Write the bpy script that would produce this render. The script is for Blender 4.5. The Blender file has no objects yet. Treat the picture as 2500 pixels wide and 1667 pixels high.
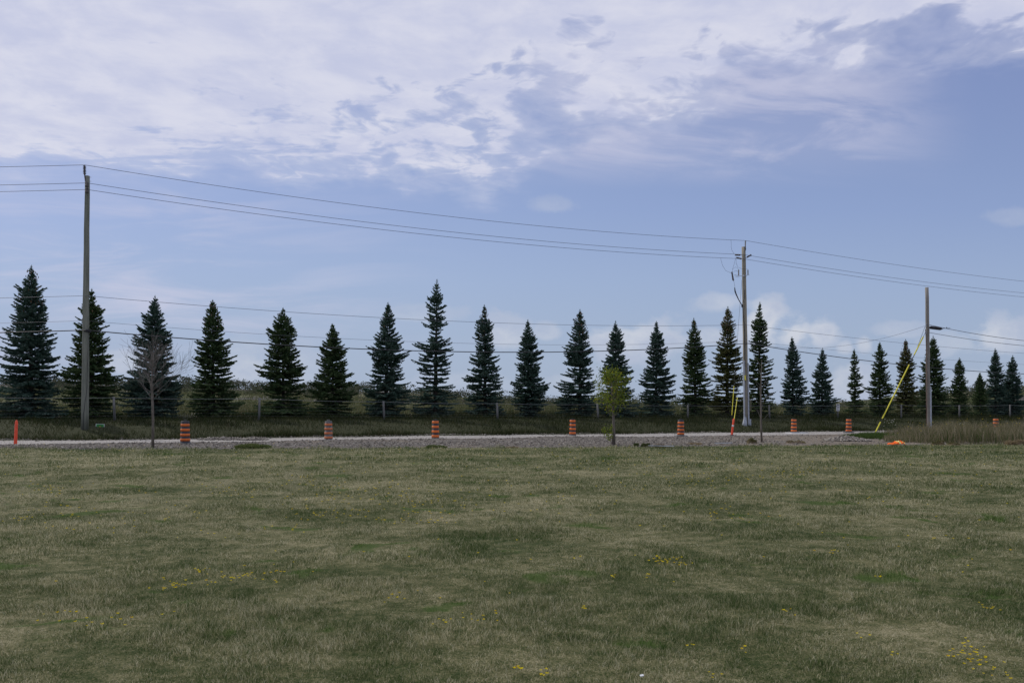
import bpy, math, random
import numpy as np
from mathutils import Vector, Matrix
R = math.radians
random.seed(7)
rng = np.random.default_rng(11)
scene = bpy.context.scene

# ------------------------------------------------------------ camera
F = 2000.0; HOR = 1012.0; EYE = 1.6          # focal length in photo pixels, horizon row, eye height
cd = bpy.data.cameras.new('camera'); cam = bpy.data.objects.new('camera', cd)
scene.collection.objects.link(cam)
cam.location = (0, 0, EYE); cam.rotation_euler = (R(90), 0, 0)
cd.sensor_width = 36; cd.lens = 28.8; cd.shift_y = 0.0714
cd.clip_start = 0.1; cd.clip_end = 6000
scene.camera = cam
scene.render.resolution_x = 1024; scene.render.resolution_y = 682

def at(px, py, D):
    return Vector(((px-1250)/F*D, D, EYE-(py-HOR)/F*D))

# ------------------------------------------------------------ sun, world
SUN_EL, SUN_AZ = R(43), R(-55)
sdir = Vector((math.sin(SUN_AZ)*math.cos(SUN_EL), math.cos(SUN_AZ)*math.cos(SUN_EL), math.sin(SUN_EL)))
sl = bpy.data.lights.new('sun', 'SUN'); sun = bpy.data.objects.new('sun', sl)
scene.collection.objects.link(sun)
sl.energy = 2.2; sl.angle = R(0.6); sl.color = (1.0, 0.95, 0.86)
sun.rotation_euler = sdir.to_track_quat('Z', 'Y').to_euler()
scene.view_settings.view_transform = 'Standard'; scene.view_settings.look = 'None'
scene.view_settings.exposure = 0.0; scene.view_settings.gamma = 1

class NT:
    """tiny node helper"""
    def __init__(s, tree): s.t = tree; s.n = tree.nodes; s.l = tree.links
    def new(s, typ, **kw):
        n = s.n.new(typ)
        for k, v in kw.items(): setattr(n, k, v)
        return n
    def put(s, sock, v):
        if isinstance(v, bpy.types.NodeSocket): s.l.new(v, sock)
        elif v is not None:
            if hasattr(sock.default_value, '__len__') and not hasattr(v, '__len__'): v = (v,)*len(sock.default_value)
            if hasattr(sock.default_value, '__len__') and len(sock.default_value) == 4 and len(v) == 3: v = (*v, 1)
            sock.default_value = v
    def m(s, op, a, b=None, c=None, clamp=False):
        n = s.new('ShaderNodeMath', operation=op); n.use_clamp = clamp
        s.put(n.inputs[0], a); s.put(n.inputs[1], b); s.put(n.inputs[2], c)
        return n.outputs[0]
    def sm(s, x, lo, hi, a=0.0, b=1.0):
        n = s.new('ShaderNodeMapRange', interpolation_type='SMOOTHSTEP')
        for i, v in enumerate((x, lo, hi, a, b)): s.put(n.inputs[i], v)
        return n.outputs[0]
    def noise(s, vec, scale, detail=4, rough=.55, dist=0, dim='3D'):
        n = s.new('ShaderNodeTexNoise', noise_dimensions=dim)
        s.put(n.inputs['Vector'], vec); s.put(n.inputs['Scale'], scale); s.put(n.inputs['Detail'], detail)
        s.put(n.inputs['Roughness'], rough); s.put(n.inputs['Distortion'], dist)
        return n.outputs[0]
    def mix(s, f, a, b):
        n = s.new('ShaderNodeMix', data_type='RGBA'); s.put(n.inputs[0], f); s.put(n.inputs[6], a); s.put(n.inputs[7], b)
        return n.outputs[2]
    def vm(s, op, a, b=None):
        n = s.new('ShaderNodeVectorMath', operation=op); s.put(n.inputs[0], a)
        if b is not None: s.put(n.inputs[1], b)
        return n.outputs['Value'] if op == 'LENGTH' else n.outputs[0]
    def comb(s, x, y, z):
        n = s.new('ShaderNodeCombineXYZ'); s.put(n.inputs[0], x); s.put(n.inputs[1], y); s.put(n.inputs[2], z); return n.outputs[0]
    def ramp(s, f, stops):
        n = s.new('ShaderNodeValToRGB'); s.put(n.inputs[0], f); e = n.color_ramp.elements
        while len(e) < len(stops): e.new(.5)
        for el, (p, c) in zip(e, stops):
            el.position = p; el.color = (*c, 1) if hasattr(c, '__len__') else (c, c, c, 1)
        return n.outputs[0]

world = bpy.data.worlds.new('World'); scene.world = world; world.use_nodes = True
w = NT(world.node_tree); w.n.clear()
out = w.new('ShaderNodeOutputWorld'); bg = w.new('ShaderNodeBackground'); w.l.new(bg.outputs[0], out.inputs[0])
WS = 0.10
bg.inputs[1].default_value = WS
sky = w.new('ShaderNodeTexSky', sky_type='NISHITA'); sky.sun_disc = False
sky.sun_elevation = SUN_EL; sky.sun_rotation = SUN_AZ; sky.air_density = 1.0; sky.dust_density = 1.0; sky.ozone_density = 1.4
tc = w.new('ShaderNodeTexCoord'); sp = w.new('ShaderNodeSeparateXYZ'); w.l.new(tc.outputs['Generated'], sp.inputs[0])
X, Y, Z = sp.outputs
ya = w.m('MAXIMUM', w.m('ABSOLUTE', Y), .08)
U = w.m('DIVIDE', X, ya); V = w.m('DIVIDE', w.m('MAXIMUM', Z, 0), ya)
zp = w.m('ADD', w.m('MAXIMUM', Z, 0), .035)
PX_ = w.m('DIVIDE', X, zp); PY_ = w.m('DIVIDE', Y, zp)
P = w.comb(PX_, PY_, 0)
def pu(px): return (px-1250)/F
def pv(py): return (HOR-py)/F
un = w.m('MULTIPLY_ADD', U, 1/1.4, .5, clamp=True)
def urow(pts, sc):  # ramp over U; values divided by sc to stay in 0..1
    r = w.ramp(un, [((pu(px))/1.4+.5, v/sc) for px, v in pts])
    return w.m('MULTIPLY', r, sc)
# lower boundary of the high cloud field (in V)
vb = urow([(0, pv(385)), (300, pv(400)), (600, pv(430)), (900, pv(440)), (1200, pv(430)), (1330, pv(350)), (1600, pv(300)), (1900, pv(190)), (2100, pv(140)), (2300, pv(115)), (2500, pv(95))], 1.0)
amt = urow([(0, .72), (350, .64), (600, .60), (800, .66), (1000, .68), (1200, .62), (1350, .52), (1500, .66), (1800, .72), (2100, .78), (2500, .80)], 1.0)
edge = w.noise(w.vm('MULTIPLY', w.comb(U, V, .4), (2.2, 4.5, 1)), 2.2, 4, .55)
vbn = w.m('MULTIPLY_ADD', w.m('SUBTRACT', edge, .5), .20, w.m('SUBTRACT', vb, .012))
band = w.sm(w.m('SUBTRACT', V, vbn), -.045, .06)
topb = w.sm(w.m('ADD', V, w.m('MULTIPLY', U, -.16)), .34, .52)     # denser towards the top, more on the left
cover = w.m('MULTIPLY', band, w.m('ADD', w.m('MULTIPLY', amt, .74), w.m('MULTIPLY', topb, .42)))
warp = w.noise(P, 1.3, 3, .5)
Pw = w.vm('ADD', P, w.comb(w.m('MULTIPLY', warp, .5), w.m('MULTIPLY', warp, .35), 0))
n1 = w.noise(w.vm('ADD', Pw, (5.2, 4.4, 0)), 2.2, 8, .55, .2)
Wf = w.noise(P, 4, 3, .5)
n2 = w.noise(w.vm('ADD', w.vm('MULTIPLY', P, (1.5, .85, 1)), w.comb(w.m('MULTIPLY_ADD', Wf, .25, 7.3), w.m('MULTIPLY', warp, .3), 0)), 5.2, 5, .48, .1)
n2 = w.m('MULTIPLY_ADD', w.m('SUBTRACT', n2, .5), 1.35, .5)
n3c = 1.0
Pst = w.vm('MULTIPLY', w.vm('ADD', P, w.comb(w.m('MULTIPLY', PY_, .55), 0, 0)), (1.3, 7.5, 1))
n3 = w.noise(Pst, 1.1, 6, .6, .5)                                    # streaks
puff = w.sm(U, -.42, -.15)                                           # puffs from the middle on, streaks on the left
tex = w.m('ADD', w.m('MULTIPLY', w.m('MULTIPLY_ADD', w.m('SUBTRACT', n1, .5), 1.25, .5), w.m('SUBTRACT', .56, w.m('MULTIPLY', puff, .16))), w.m('MULTIPLY', w.m('ADD', w.m('MULTIPLY', n2, puff), w.m('MULTIPLY', n3, w.m('SUBTRACT', 1, puff))), w.m('MULTIPLY_ADD', puff, .16, .44)))
n6 = w.noise(w.vm('ADD', w.vm('MULTIPLY', P, (1, 1.25, 1)), w.comb(w.m('MULTIPLY', Wf, .3), w.m('MULTIPLY', Wf, .4), 3)), 15, 4, .5, .3)
tex = w.m('ADD', tex, w.m('MULTIPLY', w.m('SUBTRACT', n6, .5), .30))
thr = w.m('MULTIPLY_ADD', cover, -.52, .77)
dens = w.m('SUBTRACT', tex, thr)
hi = w.m('ADD', w.m('MULTIPLY', w.sm(dens, -.08, .09), .66), w.m('MULTIPLY', w.sm(dens, -.42, .04), .44), clamp=True)
hi = w.m('MULTIPLY', hi, w.sm(cover, .0, .25))
# thin cirrus wisps, lower left
n4 = w.noise(w.vm('MULTIPLY', w.comb(U, V, 0), (2.4, 15, 1)), 1.6, 6, .6, .6)
wisp = w.m('MULTIPLY', w.sm(n4, .42, .72), w.m('MULTIPLY', w.sm(U, .0, -.5), w.sm(V, .36, .16)))
wisp = w.m('MULTIPLY', wisp, w.sm(V, .03, .12))
# thin streaky veil right of the middle
n5 = w.noise(w.vm('MULTIPLY', w.comb(w.m('ADD', U, w.m('MULTIPLY', V, .9)), V, .7), (3.2, 11, 1)), 2.0, 7, .6, .5)
v5 = w.m('MULTIPLY', w.m('MULTIPLY', w.sm(U, -.05, .1), w.sm(U, .58, .36)), w.m('MULTIPLY', w.sm(V, .27, .33), w.sm(V, .50, .42)))
wisp = w.m('MAXIMUM', wisp, w.m('MULTIPLY', w.m('MULTIPLY_ADD', w.sm(n5, .36, .66), .75, .2), v5))
# low cumulus
low = None
nl = w.noise(w.comb(U, w.m('MULTIPLY', V, 1.4), .3), 15, 7, .58)
nlw = w.m('MULTIPLY', w.m('SUBTRACT', nl, .5), 3.6)
for px, py, rx, ry, s in [(1760, 738, 60, 26, .55), (1862, 790, 62, 66, 1), (1940, 812, 62, 46, .95), (2005, 812, 48, 38, .9), (1550, 826, 125, 44, .85), (1475, 826, 40, 20, .8), (1235, 818, 60, 40, .7), (1335, 812, 34, 22, .6),
                      (2063, 848, 22, 17, .7), (2110, 842, 24, 20, .7), (2200, 806, 60, 20, .5), (2430, 822, 85, 46, .8), (2330, 840, 90, 36, .4), (1030, 768, 80, 22, .4), (2075, 935, 60, 55, .65), (1735, 822, 55, 22, .6),
                      (590, 900, 90, 40, .6), (300, 885, 60, 30, .6), (590, 850, 60, 22, .35), (1130, 940, 120, 30, .35), (1410, 930, 90, 30, .3), (2380, 930, 80, 40, .4), (720, 900, 70, 50, .4), (2480, 530, 60, 20, .3), (1345, 502, 55, 20, .3)]:
    d = w.vm('MULTIPLY', w.vm('SUBTRACT', w.comb(U, V, 0), (pu(px), pv(py), 0)), (F/rx, F/ry, 0))
    g = w.m('MULTIPLY', w.sm(w.m('ADD', w.vm('LENGTH', d), nlw), 1.3, .55), s)
    low = g if low is None else w.m('MAXIMUM', low, g)
low = w.m('MULTIPLY', low, w.sm(Y, 0, .1))
# veil: thin haze that pales the blue, stronger towards the horizon and the left
veil = w.m('ADD', w.sm(V, .34, .0, .56, .9), w.sm(U, .1, -.6, 0, .08))
K = 1/WS
veilc = w.ramp(w.sm(V, 0, .5), [(0, (.355, .440, .600)), (.25, (.330, .418, .645)), (.5, (.290, .368, .655)), (1, (.260, .315, .62))])
base = w.mix(veil, sky.outputs[0], w.vm('MULTIPLY', veilc, (K, K, K)))
base = w.mix(w.m('MULTIPLY', wisp, .66), base, tuple(K*c for c in (.62, .62, .76)))
shade = w.noise(Pw, 5, 5, .6)
ccol = w.mix(w.sm(shade, .3, .7), tuple(K*c for c in (.57, .60, .77)), tuple(K*c for c in (.71, .72, .83)))
c1 = w.mix(w.m('MULTIPLY', hi, .92), base, ccol)
c2 = w.mix(w.m('MULTIPLY', low, .85), c1, w.mix(w.sm(nl, .35, .65), tuple(K*c for c in (.47, .52, .65)), tuple(K*c for c in (.66, .68, .74))))
w.l.new(c2, bg.inputs[0])

# ------------------------------------------------------------ helpers
COL = scene.collection
def tag(o, label=None, cat=None, group=None, kind=None):
    if label: o['label'] = label
    if cat: o['category'] = cat
    if group: o['group'] = group
    if kind: o['kind'] = kind
    return o
def empty(name, loc, label, cat, group=None):
    o = bpy.data.objects.new(name, None); COL.objects.link(o); o.location = loc; o.empty_display_size = .2
    return tag(o, label, cat, group)
def link_mesh(name, me, mat, parent, smooth=False):
    me.materials.append(mat)
    if smooth: me.polygons.foreach_set('use_smooth', [True]*len(me.polygons))
    o = bpy.data.objects.new(name, me); COL.objects.link(o)
    if parent is not None:
        o.parent = parent
        # geometry is authored in world space: shift it to the parent's frame
        me.transform(Matrix.Translation(-world_loc(parent)))
    return o
def world_loc(o):
    v = Vector(o.location)
    return v if o.parent is None else v + world_loc(o.parent)
def npmesh(name, Vv, Ff, mat, parent=None, smooth=False, base=None):
    """numpy mesh; Ff is (m,3) or (m,4)"""
    me = bpy.data.meshes.new(name)
    Vv = np.asarray(Vv, np.float32); Ff = np.asarray(Ff, np.int32)
    k = Ff.shape[1]
    me.vertices.add(len(Vv)); me.vertices.foreach_set('co', Vv.ravel())
    me.loops.add(Ff.size); me.loops.foreach_set('vertex_index', Ff.ravel())
    me.polygons.add(len(Ff)); me.polygons.foreach_set('loop_start', np.arange(0, Ff.size, k, dtype=np.int32))
    me.update(calc_edges=True)
    return link_mesh(name, me, mat, parent, smooth)
class MB:
    def __init__(s): s.v = []; s.f = []
    def add(s, vs, fs):
        k = len(s.v); s.v += [tuple(v) for v in vs]; s.f += [tuple(i+k for i in f) for f in fs]
    def tube(s, pts, rad, n=8, cap=True):
        pts = [Vector(p) for p in pts]
        if not hasattr(rad, '__len__'): rad = [rad]*len(pts)
        vs = []; prev = None
        for i, p in enumerate(pts):
            d = (pts[min(i+1, len(pts)-1)]-pts[max(i-1, 0)]).normalized()
            a = prev if prev is not None else (Vector((0, 0, 1)) if abs(d.z) < .9 else Vector((1, 0, 0)))
            sx = (a-d*a.dot(d))
            sx = sx.normalized() if sx.length > 1e-6 else d.orthogonal().normalized()
            prev = sx; sy = d.cross(sx)
            for k in range(n):
                t = 2*math.pi*k/n; vs.append(p+(sx*math.cos(t)+sy*math.sin(t))*rad[i])
        fs = [(i*n+k, i*n+(k+1) % n, (i+1)*n+(k+1) % n, (i+1)*n+k) for i in range(len(pts)-1) for k in range(n)]
        if cap: fs += [tuple(range(n))[::-1], tuple((len(pts)-1)*n+k for k in range(n))]
        s.add(vs, fs); return s
    def box(s, c, size, rot=None):
        c = Vector(c); h = Vector(size)/2; M = rot if rot is not None else Matrix.Identity(3)
        vs = [c+M @ Vector((a*h.x, b*h.y, d*h.z)) for a in (-1, 1) for b in (-1, 1) for d in (-1, 1)]
        s.add(vs, [(0, 1, 3, 2), (4, 6, 7, 5), (0, 4, 5, 1), (2, 3, 7, 6), (0, 2, 6, 4), (1, 5, 7, 3)]); return s
    def lathe(s, prof, c, n=24, M=None):
        c = Vector(c); vs = []; M = M or Matrix.Identity(3)
        for r, z in prof:
            for k in range(n):
                t = 2*math.pi*k/n; vs.append(c+M @ Vector((r*math.cos(t), r*math.sin(t), z)))
        fs = [(i*n+k, i*n+(k+1) % n, (i+1)*n+(k+1) % n, (i+1)*n+k) for i in range(len(prof)-1) for k in range(n)]
        fs += [tuple(range(n))[::-1], tuple((len(prof)-1)*n+k for k in range(n))]
        s.add(vs, fs); return s
    def build(s, name, mat, parent=None, smooth=False):
        me = bpy.data.meshes.new(name); me.from_pydata(s.v, [], s.f); me.update()
        return link_mesh(name, me, mat, parent, smooth)

# value noise
_tab = rng.random((256, 256))
def vn(x, y, s=1.0, o=0):
    x = np.asarray(x, float)*s+o*17.3+1000; y = np.asarray(y, float)*s+o*9.7+1000
    i = np.floor(x).astype(int); j = np.floor(y).astype(int); fx = x-i; fy = y-j
    fx = fx*fx*(3-2*fx); fy = fy*fy*(3-2*fy)
    g = lambda a, b: _tab[a & 255, b & 255]
    return (g(i, j)*(1-fx)+g(i+1, j)*fx)*(1-fy)+(g(i, j+1)*(1-fx)+g(i+1, j+1)*fx)*fy-.5
def fbm(x, y, s, o=0, k=4):
    r = 0; a = 1
    for i in range(k): r = r+a*vn(x, y, s*2**i, o+i); a *= .5
    return r
def sst(x, a, b):
    t = np.clip((np.asarray(x, float)-a)/(b-a), 0, 1); return t*t*(3-2*t)

# ------------------------------------------------------------ terrain shape
M_ = .456
def g(x):            # road direction: runs away to the right, flattens to the left
    x = np.asarray(x, float)
    return np.where(x > -30, M_*x, M_*-30+(x+30)*.05)
def yl(x):           # far edge of the lawn
    x = np.asarray(x, float)
    e = np.interp(x, [-60, -12, 5, 20, 45, 90], [33.0, 33.2, 35.4, 38.4, 39.0, 42])
    e = e+.35*vn(x, 0*x, .45, 3)*2+.28*vn(x, 0*x, 2.1, 4)+.15*vn(x, 0*x, 6.1, 4)
    return np.minimum(e, 46+g(x)-1.2)
def yn(x): return 46+g(x)+.25*vn(x, 0*x, .3, 8)
def yf(x): return 53+g(x)+.3*vn(x, 0*x, .3, 9)
DR = 175.
def ridge(x):        # ridge height minus scrub, from the skyline
    u = np.asarray(x, float)/DR*F+1250
    sky_y = np.interp(u, [-400, 0, 350, 700, 950, 1130, 1250, 1400, 1650, 1800, 2000, 2150, 2320, 2500, 2900],
                      [930, 933, 930, 940, 945, 958, 968, 974, 976, 984, 990, 985, 938, 932, 930])
    return EYE+(HOR-sky_y)/F*DR
def H(x, y):
    x = np.asarray(x, float); y = np.asarray(y, float)
    c = y-g(x)
    e = yl(x)
    lawn = .2*sst(y, 8, 33)+.05*fbm(x, y, .13, 1, 3)+.035*vn(x, y, 1.7, 2)+.022*vn(x, y, 4.1, 5)
    z = lawn
    # shoulder and road
    road = .28+.03*vn(x, y, .2, 6)+.012*vn(x, y, 2.2, 7)
    t = sst(y, e, e+.7)
    z = z*(1-t)+(road-.03)*t
    r = lambda c0, wd: np.exp(-((c-c0)/wd)**2)
    left = sst(x, 9, 3)
    wn = np.clip(.75+.9*fbm(x, c*.6, .22, 12, 3), 0.1, 1.6)
    z = z+t*(.09+.09*sst(x, -14, -6))*left*wn*r(44.2+.8*vn(x, 0*x, .15, 13), .8)
    z = z+.13*np.clip(.5+1.5*fbm(x, c*.4, .2, 15, 3), 0, 1.3)*r(53.6, .6)
    z = z+t*sst(x, 8, 16)*(c < 47)*(.05*fbm(x, y, .6, 16, 3)+.02)
    # verge bank
    v = .62*sst(c, 53.3, 58)+.42*sst(c, 56.5, 63)+.3*sst(c, 62, 71)
    z = z+v+.05*fbm(x, y, .5, 18, 3)*sst(c, 54, 56)
    # field rises to the ridge
    tf = sst(y, 66+np.maximum(g(x), -20)*.9, DR)
    top = ridge(x)-1.6+1.6*fbm(x, y, .035, 21, 3)
    z = z*(1-tf)+top*tf
    far = sst(y, DR+10, DR+140)
    z = z*(1-far)+3.0*far
    return z
def Hs(x, y): return float(H(np.array([x]), np.array([y]))[0])
def gnd(px, D): x = (px-1250)/F*D; return Vector((x, D, Hs(x, D)))

# ------------------------------------------------------------ materials
def mat(name, build):
    m = bpy.data.materials.new(name); m.use_nodes = True; t = NT(m.node_tree); t.n.clear()
    o = t.new('ShaderNodeOutputMaterial'); t.l.new(build(t), o.inputs[0]); return m
def pos(t): return t.new('ShaderNodeNewGeometry').outputs['Position']
def isl(t): return t.new('ShaderNodeNewGeometry').outputs['Random Per Island']
def princ(t, col, rough=.8, bump=None, bs=.4, bd=.02, metal=0, spec=.3):
    p = t.new('ShaderNodeBsdfPrincipled'); t.put(p.inputs['Base Color'], col); t.put(p.inputs['Roughness'], rough)
    p.inputs['Metallic'].default_value = metal; p.inputs['Specular IOR Level'].default_value = spec
    if bump is not None:
        b = t.new('ShaderNodeBump'); t.put(b.inputs['Height'], bump); b.inputs['Strength'].default_value = bs; b.inputs['Distance'].default_value = bd
        t.l.new(b.outputs[0], p.inputs['Normal'])
    return p.outputs[0]
def leafshader(t, col, tr=.3, tcol=None):
    d = t.new('ShaderNodeBsdfDiffuse'); t.put(d.inputs[0], col)
    q = t.new('ShaderNodeBsdfTranslucent'); t.put(q.inputs[0], tcol if tcol is not None else col)
    mx = t.new('ShaderNodeMixShader'); mx.inputs[0].default_value = tr; t.l.new(d.outputs[0], mx.inputs[1]); t.l.new(q.outputs[0], mx.inputs[2])
    return mx.outputs[0]
def simple(name, c1, c2, scale=6, rough=.8, bump=.3, metal=0, stretch=(1, 1, 1), spec=.3):
    def b(t):
        p = t.vm('MULTIPLY', pos(t), stretch); n = t.noise(p, scale, 6, .6)
        f = t.noise(p, scale*7, 3, .6)
        return princ(t, t.mix(t.sm(t.m('ADD', t.m('MULTIPLY', n, .7), t.m('MULTIPLY', f, .3)), .35, .65), c1, c2), rough, f, bump, .01, metal, spec)
    return mat(name, b)
def foliage(name, c1, c2, c3=None, tr=.25, patch=.8):
    def b(t):
        p = pos(t); n = t.noise(p, patch, 3, .6)
        c = t.mix(t.sm(t.m('ADD', t.m('MULTIPLY', n, .6), t.m('MULTIPLY', isl(t), .4)), .3, .7), c1, c2)
        if c3: c = t.mix(t.sm(isl(t), .90, .96), c, c3)
        return leafshader(t, c, tr)
    return mat(name, b)
def lawncol(t, blade):
    p = pos(t)
    ps = t.vm('MULTIPLY', p, (.85, 1.0, 0))
    a = t.noise(ps, .55, 7, .66, .5)                      # dry / green patches
    b = t.noise(ps, 4.2, 5, .62, .3)
    s = t.noise(t.vm('MULTIPLY', t.vm('ADD', p, (0, 0, 0)), (.45, 1.0, 0)), .22, 4, .6, .6)   # broad drier areas
    v = t.m('ADD', t.m('ADD', t.m('MULTIPLY', a, .5), t.m('MULTIPLY', b, .36)), t.m('MULTIPLY', s, .22))
    yy = t.new('ShaderNodeSeparateXYZ'); t.put(yy.inputs[0], p)
    far = t.sm(yy.outputs[1], 24, 33)
    v = t.m('SUBTRACT', v, t.m('MULTIPLY', far, .03))
    v = t.m('SUBTRACT', v, t.m('MULTIPLY_ADD', t.sm(yy.outputs[1], 14, 5), .035, .010))
    v = t.m('MULTIPLY_ADD', t.m('SUBTRACT', v, .5), 1.35, .505)
    cl = t.noise(p, 11, 4, .65)
    v = t.m('ADD', v, t.m('MULTIPLY', t.m('SUBTRACT', cl, .5), .34))
    if blade: v = t.m('ADD', v, t.m('MULTIPLY', t.m('SUBTRACT', isl(t), .5), .46))
    else: v = t.m('ADD', v, t.m('MULTIPLY', t.m('SUBTRACT', t.noise(t.vm('MULTIPLY', p, (1, .6, 1)), 70, 3, .7), .5), .75))
    col = t.ramp(v, [(.30, (.040, .078, .020)), (.42, (.092, .122, .044)), (.51, (.172, .186, .090)), (.61, (.29, .285, .160)), (.75, (.54, .50, .345))])
    k = t.noise(ps, 1.0, 4, .6, .6)
    for sl_, of_ in ((.366, 1.2), (.21, 1.1), (.557, .76), (-.35, -.5)):     # worn, paler wheel tracks in the turf
        wob = t.noise(t.vm('MULTIPLY', p, (0, 1, 0)), .12, 2, .5)
        lx = t.m('ADD', t.m('ADD', t.m('MULTIPLY_ADD', yy.outputs[1], sl_, yy.outputs[0]), of_), t.m('MULTIPLY', wob, 1.6))
        dd = t.m('ABSOLUTE', t.m('SUBTRACT', t.m('ABSOLUTE', lx), .8))
        tr = t.m('MULTIPLY', t.sm(dd, .34, .08), t.sm(t.noise(p, 1.3, 4, .6), .40, .60))
        tr = t.m('MULTIPLY', tr, t.m('MULTIPLY', t.sm(yy.outputs[1], 9, 17), .42 if sl_ > 0 else .2))
        col = t.mix(tr, col, (.40, .38, .26))
    gv = isl(t) if blade else t.noise(p, 50, 3, .7)
    col = t.mix(t.m('MULTIPLY', t.sm(k, .60, .66), .75), col, t.mix(gv, (.040, .100, .014), (.115, .20, .038)))   # clover patches
    return col
MAT = {}
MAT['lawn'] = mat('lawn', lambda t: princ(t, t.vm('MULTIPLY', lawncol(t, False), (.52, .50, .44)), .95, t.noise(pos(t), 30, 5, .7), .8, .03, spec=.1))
MAT['blade'] = mat('grass_blade', lambda t: leafshader(t, lawncol(t, True), .35))
def gravel(t):
    p = pos(t)
    vo = t.new('ShaderNodeTexVoronoi'); t.put(vo.inputs['Vector'], p); vo.inputs['Scale'].default_value = 16
    rnd = t.new('ShaderNodeSeparateColor'); t.l.new(vo.outputs['Color'], rnd.inputs[0])
    n = t.noise(t.vm('MULTIPLY', p, (.4, 1, 1)), .9, 5, .6); f = t.noise(p, 11, 4, .7)
    c = t.mix(t.m('ADD', t.m('MULTIPLY', rnd.outputs[0], .45), t.m('MULTIPLY', f, .5)), (.22, .205, .19), (.50, .475, .44))
    c = t.mix(t.sm(n, .55, .72, 0, .45), c, (.30, .26, .22))
    return princ(t, c, .95, t.m('ADD', vo.outputs['Distance'], f), .8, .05, spec=.15)
MAT['road'] = mat('road_gravel', gravel)
def shoulder(t):
    p = pos(t)
    sx = t.new('ShaderNodeSeparateXYZ'); t.put(sx.inputs[0], p)
    n = t.noise(t.vm('MULTIPLY', p, (.35, 1, 1)), .8, 5, .65); f = t.noise(p, 9, 5, .75)
    vo = t.new('ShaderNodeTexVoronoi'); t.put(vo.inputs['Vector'], p); vo.inputs['Scale'].default_value = 11
    rnd = t.new('ShaderNodeSeparateColor'); t.l.new(vo.outputs['Color'], rnd.inputs[0])
    st = t.mix(t.m('ADD', t.m('MULTIPLY', rnd.outputs[0], .5), t.m('MULTIPLY', f, .45)), (.06, .052, .045), (.26, .235, .205))
    dirt = t.mix(f, (.11, .09, .068), (.28, .24, .19))
    k = t.m('ADD', t.sm(n, .50, .66), t.sm(sx.outputs[0], 6, 15, 0, .75), clamp=True)
    return princ(t, t.mix(k, st, dirt), .97, t.m('ADD', vo.outputs['Distance'], f), .9, .06, spec=.1)
MAT['shoulder'] = mat('shoulder_gravel', shoulder)
MAT['stone'] = mat('loose_stone', lambda t: princ(t, t.mix(isl(t), (.060, .052, .045), (.34, .31, .27)), .9, spec=.2))
MAT['verge'] = mat('verge_soil', lambda t: princ(t, t.mix(t.noise(pos(t), 2, 5, .6), (.022, .028, .012), (.05, .052, .026)), .95, spec=.1))
def fieldc(t):
    p = pos(t); n = t.noise(p, .09, 5, .6, .5); f = t.noise(p, 1.2, 5, .7)
    c = t.mix(t.sm(n, .38, .62), (.065, .080, .032), (.15, .145, .085))
    c = t.mix(t.sm(f, .45, .7, 0, .6), c, (.05, .06, .03))
    n2 = t.noise(t.vm('ADD', p, (31, 5, 0)), .04, 3, .5)
    c = t.mix(t.sm(n2, .54, .6), c, (.12, .11, .105))
    return princ(t, c, .95, f, .8, .2, spec=.1)
MAT['field'] = mat('field_ground', fieldc)
MAT['spruce'] = [foliage('needles_%d' % i, a, b, c, .12, 1.6) for i, (a, b, c) in enumerate([
    ((.036, .078, .058), (.125, .185, .145), (.23, .28, .24)),      # blue-green
    ((.038, .074, .032), (.120, .170, .074), (.21, .23, .12)),       # green
    ((.065, .085, .032), (.17, .178, .072), (.26, .21, .11))])]    # olive, browner
MAT['cone'] = simple('spruce_cone', (.10, .055, .03), (.19, .115, .065), 9)
MAT['bark'] = simple('bark', (.045, .036, .028), (.10, .085, .07), 8, .95, .6, stretch=(1, 1, .3))
MAT['palebark'] = simple('pale_bark', (.12, .105, .095), (.23, .21, .19), 12, .9, .4, stretch=(1, 1, .3))
MAT['thinbark'] = simple('young_bark', (.10, .085, .07), (.19, .165, .14), 14, .9, .4, stretch=(1, 1, .3))
MAT['leaf'] = foliage('young_leaves', (.10, .145, .022), (.21, .26, .04), (.45, .40, .04), .45, 2.5)
MAT['vergegrass'] = foliage('verge_grass', (.022, .032, .012), (.052, .060, .026), (.11, .095, .058), .3, .35)  # grass colours darkened to carry the shade of the spruce row
MAT['scrub'] = foliage('scrub_leaves', (.068, .082, .035), (.145, .150, .075), (.24, .20, .13), .3, .12)
MAT['scrubdark'] = foliage('wood_leaves', (.055, .065, .045), (.11, .12, .075), (.17, .145, .11), .15, .05)
MAT['weed'] = foliage('weed_stems', (.11, .11, .055), (.26, .22, .145), (.36, .31, .23), .3, .45)
MAT['weedgreen'] = foliage('green_weed', (.045, .085, .022), (.085, .125, .038), None, .35, .6)
MAT['woodgrey'] = simple('weathered_wood', (.16, .15, .13), (.30, .275, .245), 5, .9, .4, stretch=(3, 3, .12))
MAT['woodgreen'] = simple('treated_pole', (.115, .125, .10), (.225, .23, .19), 5, .9, .4, stretch=(3, 3, .12))
MAT['woodtan'] = simple('tan_pole', (.20, .18, .135), (.34, .31, .245), 5, .9, .4, stretch=(3, 3, .12))
MAT['post'] = simple('fence_post', (.10, .10, .095), (.20, .195, .185), 6, .9, .4, stretch=(2, 2, .2))
MAT['galv'] = simple('galvanised', (.36, .38, .41), (.48, .50, .53), 4, .55, .1, metal=.3)
MAT['pvc'] = simple('grey_conduit', (.34, .37, .42), (.46, .49, .53), 3, .5, .1)
MAT['fwire'] = simple('fence_wire', (.26, .27, .27), (.36, .37, .37), 4, .6, .1, metal=.2)
MAT['cable'] = simple('black_cable', (.018, .018, .022), (.04, .04, .045), 5, .6, .1)
MAT['conductor'] = simple('aluminium_wire', (.07, .075, .10), (.11, .115, .14), 5, .5, .1)
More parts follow.
